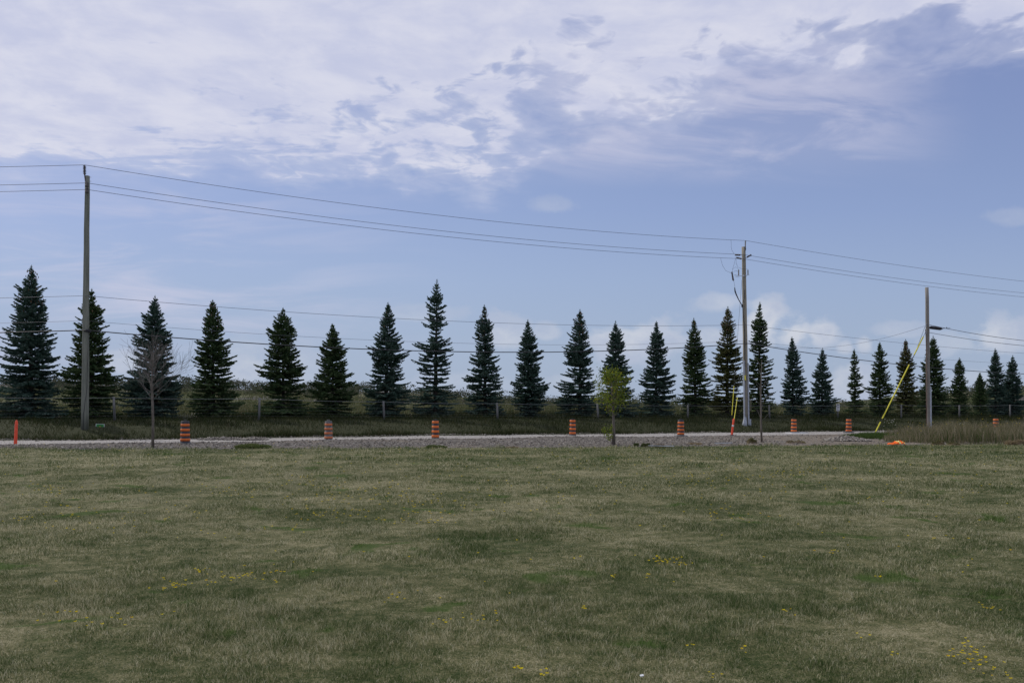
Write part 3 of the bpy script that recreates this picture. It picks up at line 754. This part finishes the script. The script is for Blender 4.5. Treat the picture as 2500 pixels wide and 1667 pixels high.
wire('power_line', span(403, 1820, 587.5, 706, .66, .35, -.1, 402, 206.3), .013, 'conductor', 'topmost thin power wire over the two tall poles', GP)
wire('power_line', span(447, 1815, 621.5, 730, .62, .45, -.25, 446, 212), .013, 'conductor', 'second power wire from the top, just below the pole tops', GP)
wire('power_line', span(463, 1815, 632, 741, .62, .40, -.25, 463, 212), .013, 'conductor', 'third power wire from the top, lowest of the upper three', GP)
wire('power_line', span(722, 1821, 793, 873, .62, .35, -.3, 723), .011, 'conductor', 'thin lone wire crossing the spruce tips at mid height', GP)
GC = 'communication cables strung low along the poles'
wire('cable_line', span(783, 1822, 832, 897, .75, .35, .1, 786), .008, 'conductor', 'faint thin wire just above the thick black cable', GC)
wire('cable_line', span(806, 1823, 838, 916, .95, .70, -.3, 809), .028, 'cable', 'thick black cable crossing in front of the spruce crowns', GC)
# drop line pole 2 -> pole 3
wire('cable_line', [(at(1826, 836, D2-.2), at(2260, 795, D3), .9)], .008, 'conductor', 'thin slack wire rising to the short grey pole', GC)
DE = 56.
wire('cable_line', [(q3(640, 952, -.05), at(2700, 842, 62), .35)], .016, 'cable', 'upper black cable leaving the short grey pole to the right', GC)
wire('cable_line', [(q3(640, 1125, -.05), at(2700, 852, 62), .30)], .014, 'cable', 'lower black cable leaving the short grey pole to the right', GC)
sc = MB().tube([q3(640, 1012, -.1), q3(665, 1010, -.1), q3(880, 1035, -.1), q3(915, 1040, -.1)], [.05, .105, .105, .06], 12)
sc.build('splice_closure', MAT['cable'], o3, True)
MB().tube([q3(915, 1035, -.1), q3(1107, 1022, -.06)], .014, 6).tube([q3(935, 1035, -.1), q3(935, 1052, -.1)], .02, 6).tube([q3(1025, 1000, -.1), q3(1025, 1025, -.1)], .025, 6).build('cable_clamp', MAT['cable'], o3)

# guy wires with yellow guards
def guy(top, foot, guards, rad, label, grad=.035):
    o = empty('guy_wire', foot, label, 'guy wire', 'guy wires with yellow plastic guards')
    L = lambda s: top.lerp(foot, s)
    MB().tube([top, foot-(top-foot).normalized()*.1], rad, 6).build('strand', MAT['cable'], o)
    for a, b in guards: MB().tube([L(a), L(b)], grad, 8).build('guard', MAT['yellow'], o)
    return o
ft = gnd(2133, 52.5); tp = at(2260, 810, D3-.1)
yy = lambda y: (y-810)/(1058-810)
g3 = guy(tp, ft, [(yy(822), yy(866)), (yy(890), yy(1018)), (yy(1026), yy(1056))], .012, 'long yellow guarded guy wire slanting from the short grey pole', .04)
MB().tube([q3(540, 985, -.05), at(2232, 868, 53.6), at(2190, 950, 53.2), at(2152, 1020, 52.7)], .011, 5).build('second_strand', MAT['cable'], g3)
for (tx, ty, fx, pxa, ya_, pxb, yb, lab) in [(1811, 684, 1783.5, 1791, 942, 1786, 1007, 'left one of the two upright yellow guy guards beside the tan pole'), (1816, 862, 1787.5, 1799, 970, 1791, 1020, 'right one of the two yellow guy guards, leaning in just above the white-banded marker post')]:
    Df = 60.5 if ya_ < 960 else 59.5
    foot = gnd(fx, Df); tp = at(tx, ty, D2-.15)
    # parameter of the guard ends by image row
    def par(yv):
        lo, hi_ = 0, 1
        for _ in range(30):
            m_ = (lo+hi_)/2; p_ = tp.lerp(foot, m_); r_ = HOR-(p_.z-EYE)/p_.y*F
            if r_ < yv: lo = m_
            else: hi_ = m_
        return lo
    guy(tp, foot, [(par(ya_), par(yb+6))], .009, lab, .024)

# ------------------------------------------------------------ barrels and posts
def barrel(px, D, label, base=False, capblack=True, worn=False, rot=0.):
    b = gnd(px, D); c = b+Vector((0, 0, .0)); hgt = 1.03
    o = empty('traffic_barrel', b, label, 'barrel', 'orange and black striped construction barrels')
    z0 = .03; body = MAT['blackdusty' if worn else 'black']; orr = MAT['orangeworn' if worn else 'orange']
    rad = lambda z: .212-.035*(z/hgt)
    prof = [(rad(0)+.012, z0), (rad(.06)+.012, .06), (rad(.07), .07)]
    z = .07
    for k in range(8):
        z += .115; prof += [(rad(z), z-.006), (rad(z)-.006, z)]
    prof += [(rad(hgt)-.002, hgt-.012), (rad(hgt)-.02, hgt), (.03, hgt+.004)]
    MB().lathe(prof, c, 28).build('body', body, o, True)
    tops_ = .90 if capblack else 1.0
    st = (tops_-.10)/7
    for k in range(4):
        za = .10+2*k*st if not capblack else .13+2*k*(tops_-.13)/7
        zb = za+(st if not capblack else (tops_-.13)/7)
        MB().lathe([(rad(za)-.004, za-.003), (rad(za)+.006, za), (rad(zb)+.006, zb), (rad(zb)-.004, zb+.003)], c, 28).build('orange_band', orr, o, True)
    MB().tube([c+Vector((-.07, 0, hgt)), c+Vector((-.06, 0, hgt+.05)), c+Vector((.06, 0, hgt+.05)), c+Vector((.07, 0, hgt))], .018, 6).build('handle', body, o)
    if base:
        MB().lathe([(.40, 0), (.42, .03), (.39, .065), (.25, .085), (.22, .10)], c, 28).build('rubber_base', MAT['blackdusty'], o, True)
    else:
        MB().lathe([(.24, -.02), (.25, .02), (.235, .05)], c, 28).build('rubber_base', MAT['blackdusty'], o, True)
    return o
barrel(452, 37.0, 'largest striped barrel, leftmost, with a black top band')
barrel(802, 42.0, 'dusty scuffed striped barrel, second from the left', worn=True)
barrel(1063, 45.6, 'clean bright striped barrel in front of the tall gappy spruce', capblack=False)
barrel(1398, 53.0, 'striped barrel between the gappy spruce and the young leafy tree', capblack=False)
barrel(1662, 50.3, 'striped barrel with black top on a wide rubber base, right of the leafy tree', base=True)
barrel(1938, 60.5, 'striped barrel on a pale base plate, first right of the tan pole', base=True, capblack=False)
barrel(2072, 61.5, 'striped barrel right of the one on the pale plate, left of the guy wire foot', base=True, capblack=False)
barrel(2431, 65.0, 'rightmost striped barrel rising behind the weeds', capblack=False)

def marker(px0, px1, D, top, label, band=False, base=False):
    b = gnd(px0, D); t = at(px1, top, D)
    o = empty('marker_post', b, label, 'marker post', 'slim red-orange marker posts')
    L = lambda s: b.lerp(t, s)
    MB().tube([L(-.02), L(.02), L(.93), L(.955), L(.965), L(1)], [.07, .068, .058, .04, .03, .03], 14).build('post', MAT['redorange'], o, True)
    for s in (.80, .70): MB().tube([L(s), L(s+.012)], .064, 14).build('ring', MAT['redorange'], o, True)
    if band: MB().tube([L(.52), L(.61)], .066, 14).build('white_band', MAT['white'], o, True)
    if base: MB().lathe([(.20, -.01), (.21, .02), (.17, .045), (.07, .06)], b, 20).build('rubber_base', MAT['black'], o, True)
    return o
marker(37.5, 40.5, 36.2, 1025, 'plain red-orange marker post near the left edge')
marker(1786.5, 1791.5, 51.5, 1021, 'leaning red-orange marker post with a white band near the tan pole', True, True)

# green lawn sign
Dg = 47.2; gs = empty('lawn_sign', gnd(245, Dg), 'small green sign with white edge standing in the grass right of the left pole', 'sign')
c_ = at(244.5, 1039.5, Dg); Rm = Matrix.Rotation(R(2), 3, 'Y')
MB().box(c_, (.50, .012, .24), Rm).build('panel', MAT['white'], gs)
MB().box(c_+Vector((0, -.009, 0)), (.43, .004, .20), Rm).build('green_face', MAT['signgreen'], gs)
lt = MB()
for dx, ww in [(-.13, .05), (-.06, .05), (.01, .04), (.07, .05), (.13, .04)]: lt.box(c_+Vector((dx, -.013, .035)), (ww*.7, .003, .06), Rm)
lt.box(c_+Vector((0, -.013, .004)), (.33, .003, .008), Rm)
lt.build('print', MAT['print'], gs)
MB().box(c_+Vector((0, -.013, -.05)), (.11, .003, .06), Rm).build('yellow_mark', MAT['signyellow'], gs)
for dx in (-.15, .15):
    f = Vector((c_.x+dx, Dg, Hs(c_.x+dx, Dg)))
    MB().tube([f-Vector((0, 0, .1)), Vector((f.x, Dg+.012, c_.z-.1))], .006, 5).build('stake', MAT['galv'], gs)

# ------------------------------------------------------------ young trees
def grow(mb, p, d, L, r, depth, rs, tips=None, up=.25, spread=.55, kids=3):
    n = 5; pts = [p.copy()]; rad = [r]; dd = d.normalized()
    for k in range(n):
        dd = (dd+Vector(rs.normal(size=3))*.10+Vector((0, 0, up*.12))).normalized(); p = p+dd*L/n
        pts.append(p.copy()); rad.append(max(.0035, r*(1-.75*(k+1)/n)))
    mb.tube(pts, rad, 5, False)
    if tips is not None: tips += [tuple(q_) for q_ in pts[2:]]
    if depth > 0:
        for j in range(kids):
            i = int(rs.integers(1, n+1)); ax = Vector(rs.normal(size=3)); 
            nd = (dd+ax.normalized()*spread).normalized()
            grow(mb, pts[i], nd, L*(.5+.25*rs.random()), max(.004, rad[i]*.7), depth-1, rs, tips, up, spread, kids)
# bare tree
rs = np.random.default_rng(5); b = gnd(373, 33.6)
o = empty('leafless_tree', b, 'leafless young tree with pale twigs at the lawn edge left', 'tree')
tk = MB(); pts = [b-Vector((0, 0, .1)), b+Vector((.01, 0, 1.1)), b+Vector((-.02, 0, 2.15)), b+Vector((-.05, 0, 2.6)), b+Vector((-.02, 0, 3.2)), b+Vector((.05, 0, 3.9))]
tk.tube(pts, [.062, .05, .045, .035, .02, .006], 10); tk.build('trunk', MAT['thinbark'], o, True)
br = MB()
for k in range(22):
    f_ = k/21; z = 1.95+1.5*f_; az = k*2.4+.3*rs.normal(); s_ = 1-.40*f_
    d = Vector((math.cos(az), math.sin(az)*.9, .62+.75*f_))
    grow(br, b+Vector((-.03, 0, z)), d, (1.25+.25*rs.random())*s_, .011, 2, rs, None, .35, .5, 4)
br.build('branches', MAT['palebark'], o)
# leafy tree
rs = np.random.default_rng(8); b = gnd(1499, 36.4); tips = []
o = empty('young_leafy_tree', b, 'young tree with yellow-green leaves at the lawn edge', 'tree')
tk = MB(); pts = [b-Vector((0, 0, .1)), b+Vector((-.01, 0, .7)), b+Vector((-.03, 0, 1.4)), b+Vector((-.08, 0, 2.1)), b+Vector((-.10, 0, 2.9))]
tk.tube(pts, [.075, .062, .052, .035, .01], 10); tk.build('trunk', MAT['thinbark'], o, True)
br = MB()
for k in range(20):
    z = 1.15+1.55*(k/19); az = k*2.4; s = np.interp(z, [1.1, 1.6, 2.2, 2.8], [.75, .85, .75, .4])
    d = Vector((math.cos(az)*.62-.10, math.sin(az)*.8, .75))
    grow(br, b+Vector((-.04, 0, z)), d, 1.0*s, .016, 2, rs, tips, .5, .5, 3)
br.build('branches', MAT['thinbark'], o)
T = np.array(tips); idx = rs.integers(0, len(T), 3000); C = T[idx]+rs.normal(size=(3000, 3))*[.08, .09, .09]; C[:, 2] -= .03
C = C[C[:, 2] > b.z+1.12+.25*rs.random(len(C))]
leafcloud(C, .042, MAT['leaf'], 'leaves', o)
# suckers at the foot
sk = MB(); tp2 = []
for k in range(7):
    a = k*.9; grow(sk, b+Vector((-.08, 0, .02)), Vector((math.cos(a)*.35-.25, math.sin(a)*.3, 1)), .7+.25*rs.random(), .008, 0, rs, tp2, .3)
sk.build('suckers', MAT['thinbark'], o)
T = np.array(tp2); C = T[rs.integers(0, len(T), 260)]+rs.normal(size=(260, 3))*.06
leafcloud(C, .04, MAT['leaf'], 'sucker_leaves', o)
# thin sapling, right
rs = np.random.default_rng(12); b = gnd(1860, 39.6)
o = empty('bare_sapling', b, 'thin bare sapling just right of the tan utility pole', 'tree')
pts = [b-Vector((0, 0, .1)), b+Vector((-.04, 0, .8)), b+Vector((-.05, 0, 1.8)), b+Vector((-.04, 0, 2.8)), b+Vector((.0, 0, 4.0))]
MB().tube(pts, [.052, .046, .038, .026, .008], 10).build('trunk', MAT['thinbark'], o, True)
br = MB()
for k in range(15):
    z = 1.0+2.7*k/14; az = k*2.4
    grow(br, b+Vector((-.05, 0, z)), Vector((math.cos(az), math.sin(az), .9)), (.30+.4*rs.random()), .008, 1, rs, None, .4, .4, 2)
br.build('branches', MAT['palebark'], o)

# ------------------------------------------------------------ clods, sod, rubble
def clod(name, px, D, wid, hgt, label, cat, grass='drygrass', n=900, blen=.09, seed=1, matb='sod', lobes=4):
    rs = np.random.default_rng(seed); b = gnd(px, D)
    o = empty(name, b, label, cat, None)
    # lumpy mass: merged blobs on one height sheet
    N = 26; L = [(rs.uniform(-.34, .34)*wid, rs.uniform(-.15, .15)*wid, rs.uniform(.18, .32)*wid, rs.uniform(.55, 1)*hgt) for _ in range(lobes)]
    def hf(x, y):
        z = np.zeros_like(x)
        for lx, ly, lr, lh in L: z = np.maximum(z, lh*np.sqrt(np.clip(1-((x-lx)/lr)**2-((y-ly)/lr)**2, 0, 1)))
        return z*(1+.5*fbm(x+px, y, 5, 3, 3))
    xs = np.linspace(-.7*wid, .7*wid, N*2); ys = np.linspace(-.5*wid, .5*wid, N)
    Xg, Yg = np.meshgrid(xs, ys); Zg = hf(Xg, Yg)
    V_ = np.stack([Xg+b.x, Yg+b.y, H(Xg+b.x, Yg+b.y)-.03+Zg], -1).reshape(-1, 3); nc = N*2
    i = (np.arange(N-1)[:, None]*nc+np.arange(nc-1)[None]).ravel()
    Ff = np.stack([i, i+1, i+nc+1, i+nc], -1); zf = Zg.ravel()
    keep = zf[Ff].max(1) > .005
    npmesh('soil', V_, Ff[keep], MAT[matb], o, True)
    x = rs.uniform(-.6, .6, n)*wid; y = rs.uniform(-.4, .4, n)*wid; z = hf(x, y); k = z > .02
    x = x[k]; y = y[k]; z = z[k]
    if len(x) and grass:
        gb = blades('grass', x+b.x, y+b.y, blen*(.5+rs.random(len(x))), np.full(len(x), .02), .5+.9*rs.random(len(x)), grass, z0=H(x+b.x, y+b.y)-.03+z)
        gb.parent = o; gb.data.transform(Matrix.Translation(-b)); gb['kind'] = 'stuff'
    return o
clod('sod_clump', 1555, 36.0, .34, .20, 'rounded green sod clump right of the young leafy tree', 'sod', 'humpgrass', seed=2, n=1800, lobes=2, blen=.06)
clod('sod_clump', 1578, 35.9, .42, .15, 'flatter green sod clump beside the rounded one', 'sod', 'humpgrass', seed=3, n=1800, lobes=3, blen=.06)
clod('straw_pile', 1606, 35.5, .55, .09, 'low heap of dry straw beside a white pipe', 'straw', 'straw', seed=4, n=1200)
clod('sod_clump', 1838, 38.3, .46, .27, 'upturned brown sod lump left of the thin bare sapling', 'sod', seed=5, n=700, blen=.07)
clod('dirt_pile', 1944, 38.8, .75, .17, 'dark dirt pile right of the thin bare sapling', 'dirt', 'drygrass', seed=6, n=500, blen=.05)
clod('sod_clump', 1065, 34.4, 1.1, .10, 'long low grassy sod hump below the third barrel', 'sod', 'humpgrass', seed=7, n=5000, blen=.08)
clod('sod_clump', 1250, 34.7, .6, .06, 'small brown sod fringe at the lawn edge left of the leafy tree', 'sod', 'straw', seed=17, n=600, blen=.06)
clod('sod_clump', 620, 33.8, 1.5, .12, 'wide grassy hump at the lawn edge between the first two barrels', 'sod', 'humpgrass', seed=8, n=7000, blen=.09)
clod('sod_clump', 2290, 37.6, .55, .26, 'rolled dry sod bundle right of the orange vest', 'sod', 'drygrass', seed=9, n=900, blen=.06, lobes=3)
clod('sod_clump', 2325, 37.6, .55, .15, 'flat dry sod piece beside the rolled bundle', 'sod', 'drygrass', seed=10, n=700, blen=.06, lobes=3)
clod('brush_pile', 2480, 37.8, .95, .18, 'dry grassy debris pile at the right edge', 'debris', 'straw', seed=11, n=1500, blen=.14)
clod('straw_pile', 1685, 37.2, .9, .07, 'dry grass pile right of the white pipe', 'straw', 'straw', seed=21, n=900, blen=.07)
def rubble(px, D, wid, hgt, n, label, seed):
    rs = np.random.default_rng(seed); b = gnd(px, D); a = rs.random(n)*6.28; r = np.sqrt(rs.random(n))
    x = b.x+np.cos(a)*r*wid/2; y = b.y+np.sin(a)*r*wid/2; z = H(x, y)+(1-r)*hgt*rs.random(n)**.5
    o = stones('rubble_pile', x, y, .03+.05*rs.random(n), 'stone', 0, z); tag(o, label, 'rubble')
rubble(2068, 41.5, 2.3, .26, 1300, 'heap of stones and dirt left of the green weeds', 31)
rubble(620, 43.9, 1.5, .13, 260, 'small stone heap across the road between the first two barrels', 32)
rubble(545, 44.4, 2.6, .14, 420, 'low dirt and stone heap on the far road edge right of the largest barrel', 33)
# pipes
def lay(name, pts, r, m, label, cat):
    mb = MB(); mb.tube([gnd(px, D)+Vector((0, 0, r+.05)) for px, D in pts], r, 8); return tag(mb.build(name, MAT[m], None, True), label, cat)
lay('white_pipe', [(1583, 35.5), (1612, 35.1), (1645, 34.7)], .014, 'pipe', 'short white pipe lying at the lawn edge beside the straw', 'pipe')
lay('grey_board', [(1745, 37.1), (1788, 37.4)], .016, 'pvc', 'thin grey pipe on the lawn edge left of the brown sod lump', 'pipe')

# base plates under two barrels
for px, D, lab in [(1938, 60.2, 'pale flat plate under the first barrel right of the tan pole')]:
    b = gnd(px, D); rotm = Matrix.Rotation(.15, 3, 'Z')
    tag(MB().box(b+Vector((.15, -.2, .02)), (1.3, 1.0, .04), rotm).build('ground_plate', MAT['white']), lab, 'plate')

# ------------------------------------------------------------ vest
rs = np.random.default_rng(3)
b = gnd(2190, 37.3); vo = empty('safety_vest', b, 'crumpled bright orange safety vest lying on the lawn edge', 'vest')
def cloth(cx, cy, wx, wy, hh, seed, name, m, lift=0., mask=None, thick=.0):
    N = 40; xs = np.linspace(-1, 1, N*2); ys = np.linspace(-1, 1, N); Xg, Yg = np.meshgrid(xs, ys)
    rr = (np.abs(Xg)**2.4+np.abs(Yg)**2.4)
    edge_ = 1+.5*fbm(Xg*2+seed, Yg*2, .8, seed, 3)
    ins = rr < edge_
    wxx = cx+Xg*wx/2; wyy = cy+Yg*wy/2
    fold = np.abs(vn(Xg*1.5+Yg, Yg*1.2, 2.4, seed))*1.3+np.abs(vn(Xg-Yg, Yg, 5, seed+3))*.5
    Zg = hh*np.clip(1-rr/edge_, 0, 1)**.35*(.45+fold)+lift
    Vv = np.stack([wxx, wyy, H(wxx, wyy)+.03+Zg], -1).reshape(-1, 3); nc = N*2
    i = (np.arange(N-1)[:, None]*nc+np.arange(nc-1)[None]).ravel(); Ff = np.stack([i, i+1, i+nc+1, i+nc], -1)
    k = ins.ravel()[Ff].all(1)
    if mask is not None: k &= mask(Xg, Yg).ravel()[Ff].all(1)
    return npmesh(name, Vv, Ff[k], MAT[m], vo, True)
cloth(b.x+.10, b.y, .56, .42, .17, 4, 'body', 'vest')
cloth(b.x-.24, b.y-.03, .42, .30, .10, 6, 'shoulder', 'vest')
cloth(b.x+.10, b.y, .56, .42, .17, 4, 'reflective_tape', 'vestyellow', .006, lambda X_, Y_: (np.abs(X_+.35+.2*Y_) < .14) | ((np.abs(Y_+.55+.15*X_) < .13) & (X_ > .2)))

# ------------------------------------------------------------ weed patch, right
n = 26000; px = rng.uniform(2125, 2900, n); D = rng.uniform(38.8, 60, n)
x = (px-1250)/F*D; y = D+0*x
left = np.interp(y, [38.5, 41, 45, 52, 60], [17.6, 18.6, 20.5, 23.3, 31])+.8*fbm(y, x*0, .8, 51, 3)
k = (x > left) & (y < yn(x)-.3) & (y > yl(x)-.1); x = x[k]; y = y[k]; n = len(x)
hmax = np.interp(x-left[k], [0, 1.5, 4, 30], [.35, .62, .95, .85])*np.clip(1+1.3*fbm(x, y, .5, 52, 3), .4, 1.7)
hh = hmax*(.45+.6*rng.random(n))
tag(blades('tall_weeds', x, y, hh, .016+.012*rng.random(n), .15+.4*rng.random(n), 'weed'), 'tall brownish weeds and dry grass around the short grey pole', 'weeds', kind='stuff')
# seed heads / leaves
m = 15000; j = rng.integers(0, n, m); C = np.stack([x[j], y[j], H(x[j], y[j])+hh[j]*(.35+.62*rng.random(m))], -1)+rng.normal(size=(m, 3))*.05
tag(leafcloud(C, .024, MAT['weed'], 'weed_leaves'), 'seed heads and dry leaves among the tall weeds', 'weeds', kind='stuff')
# green clump by the anchor
n2 = 4500; a = rng.random(n2)*6.28; r = np.sqrt(rng.random(n2)); cx, cy = ((2128-1250)/F*45.5, 45.5)
x2 = cx+np.cos(a)*r*1.5; y2 = cy+np.sin(a)*r*1.8
tag(blades('green_weeds', x2, y2, .42*(1-.5*r)*(.5+.7*rng.random(n2)), .02+.012*rng.random(n2), .2+.5*rng.random(n2), 'weedgreen'), 'fresh green grass tuft at the foot of the yellow guy guard', 'weeds', kind='stuff')
n2 = 9000; j = rng.integers(0, n, n2); x3 = x[j]+rng.normal(size=n2)*.2; y3 = y[j]+rng.normal(size=n2)*.2
tag(blades('green_weed_stems', x3, y3, hh[j]*.75, .014+.01*rng.random(n2), .2+.4*rng.random(n2), 'weedgreen'), 'green stems growing among the brown weeds', 'weeds', kind='stuff')
# flowers
def flowers(name, C, s, matname, label):
    n = len(C); k = 5
    out = []
    for i in range(k):
        a = 2*np.pi*i/k+rng.random(n)*.5; tl = .35+.3*rng.random(n)
        d = np.stack([np.cos(a), np.sin(a), tl], -1)*s[:, None]; sd = np.stack([-np.sin(a), np.cos(a), 0*a], -1)*(s*.42)[:, None]
        out.append(np.stack([C, C+d*.6+sd, C+d, C+d*.6-sd], 1))
    V_ = np.concatenate(out).reshape(-1, 3)
    return tag(npmesh(name, V_, np.arange(len(V_)).reshape(-1, 4), MAT[matname]), label, 'flowers', kind='stuff')
m = 330; j = rng.integers(0, n, m); C = np.stack([x[j], y[j], H(x[j], y[j])+hmax[j]*(.75+.35*rng.random(m))], -1)
flowers('weed_flowers', C, .022+.012*rng.random(m), 'petal', 'small yellow flowers scattered through the tall weeds')
C = []
for px_, py_ in [(2160, 1024), (2166, 1027), (2159, 1031), (2172, 1025), (2178, 1026), (2183, 1024), (2170, 1033), (2186, 1037), (2158, 1040), (2176, 1031), (2345, 1034), (2352, 1036), (2410, 1038), (2181, 1029)]:
    C.append(at(px_, py_, 47+rng.normal()*.4))
C = np.array([tuple(c) for c in C])
flowers('white_flowers', C, np.full(len(C), .045), 'petalwhite', 'white flat flower heads above the weeds by the guy guard')
wb = MB()
for c in C: wb.tube([Vector((c[0]+.08, c[1], Hs(c[0], c[1]))), Vector(c)], .006, 4, False)
tag(wb.build('flower_stems', MAT['weedgreen']), 'thin green stems of the white flowers', 'flowers', kind='stuff')

# lawn flowers: clusters of yellow trefoil, each at its spot on the lawn
FC = []
def spot(px, py):
    D = F*EYE/(py-HOR)
    for _ in range(6): D = F*(EYE-Hs((px-1250)/F*D, D)-.04)/(py-HOR)
    return (px-1250)/F*D, D
CL = [(1605, 1364, 8, .05), (1622, 1372, 9, .07), (1648, 1366, 6, .05), (1657, 1378, 6, .06), (2365, 1598, 14, .07), (2395, 1617, 16, .07), (2380, 1580, 8, .06), (2420, 1640, 6, .08), (560, 1412, 14, .15), (600, 1405, 12, .18), (640, 1400, 8, .15),
      (410, 1430, 14, .12), (430, 1425, 8, .1), (1265, 1631, 6, .02), (1323, 1646, 6, .02), (1430, 1484, 4, .02), (1216, 1496, 3, .02), (1490, 1410, 4, .03), (1575, 1405, 4, .03), (160, 1500, 8, .12), (310, 1505, 8, .15), (225, 1525, 3, .03),
      (490, 1390, 5, .05), (15, 1272, 10, .2), (150, 1240, 10, .4), (230, 1258, 16, .8), (440, 1258, 12, .6), (1000, 1215, 16, .6), (1250, 1195, 12, .8), (700, 1210, 14, .9), (860, 1245, 12, .6), (960, 1255, 10, .5), (1330, 1225, 10, .6), (1750, 1205, 8, .8), (1350, 1140, 20, 1.5),
      (1820, 1180, 16, 1.2), (1680, 1150, 20, 1.5), (1600, 1120, 14, 1.2), (2060, 1205, 8, .7), (2290, 1310, 8, .25), (2130, 1170, 12, 1.2), (2000, 1345, 6, .2), (2110, 1555, 3, .03), (2190, 1600, 3, .03), (1826, 1588, 3, .02), (1685, 1576, 3, .02), (1115, 1520, 8, .1), (1150, 1512, 6, .1),
      (1000, 1455, 8, .12), (1927, 1493, 5, .05), (1720, 1640, 4, .05), (2142, 1408, 3, .03), (700, 1288, 8, .3), (560, 1300, 6, .3), (310, 1288, 6, .3), (2430, 1220, 8, .6), (2300, 1150, 10, 1.), (900, 1150, 12, 1.4), (2412, 1483, 8, .04)]
for px_, py_, k, s in CL:
    x0, y0 = spot(px_, py_)
    for _ in range(int(k*1.1)): FC.append((x0+rng.normal()*s, y0+rng.normal()*s*1.2))
for px_ in range(12):
    for _k in range(22):
        a_ = [(140, 1190), (560, 1195), (760, 1175), (950, 1195), (1080, 1225), (830, 1210), (1000, 1270), (780, 1255), (1700, 1170), (1830, 1160), (1960, 1150), (1760, 1250)][px_]
        x0, y0 = spot(a_[0]+rng.normal()*45, a_[1]+rng.normal()*9); FC.append((x0, y0))
for _ in range(380):
    y0 = 7+30*rng.random()**.8; FC.append((rng.uniform(-.65, .65)*y0, y0))
FC = np.array(FC); C = np.stack([FC[:, 0], FC[:, 1], H(FC[:, 0], FC[:, 1])+.038+.02*rng.random(len(FC))], -1)
s = np.interp(FC[:, 1], [4, 12, 30], [.010, .017, .027])*(.7+.6*rng.random(len(FC)))
flowers('lawn_flowers', C, s, 'petal', 'small yellow flowers dotted over the lawn')
x0, y0 = spot(1567, 1652)
tag(MB().box((x0, y0, Hs(x0, y0)+.05), (.022, .014, .006), Matrix.Rotation(.4, 3, 'X') @ Matrix.Rotation(.3, 3, 'Z')).build('paper_scrap', MAT['white']), 'tiny white paper scrap in the grass at the bottom of the picture', 'litter')
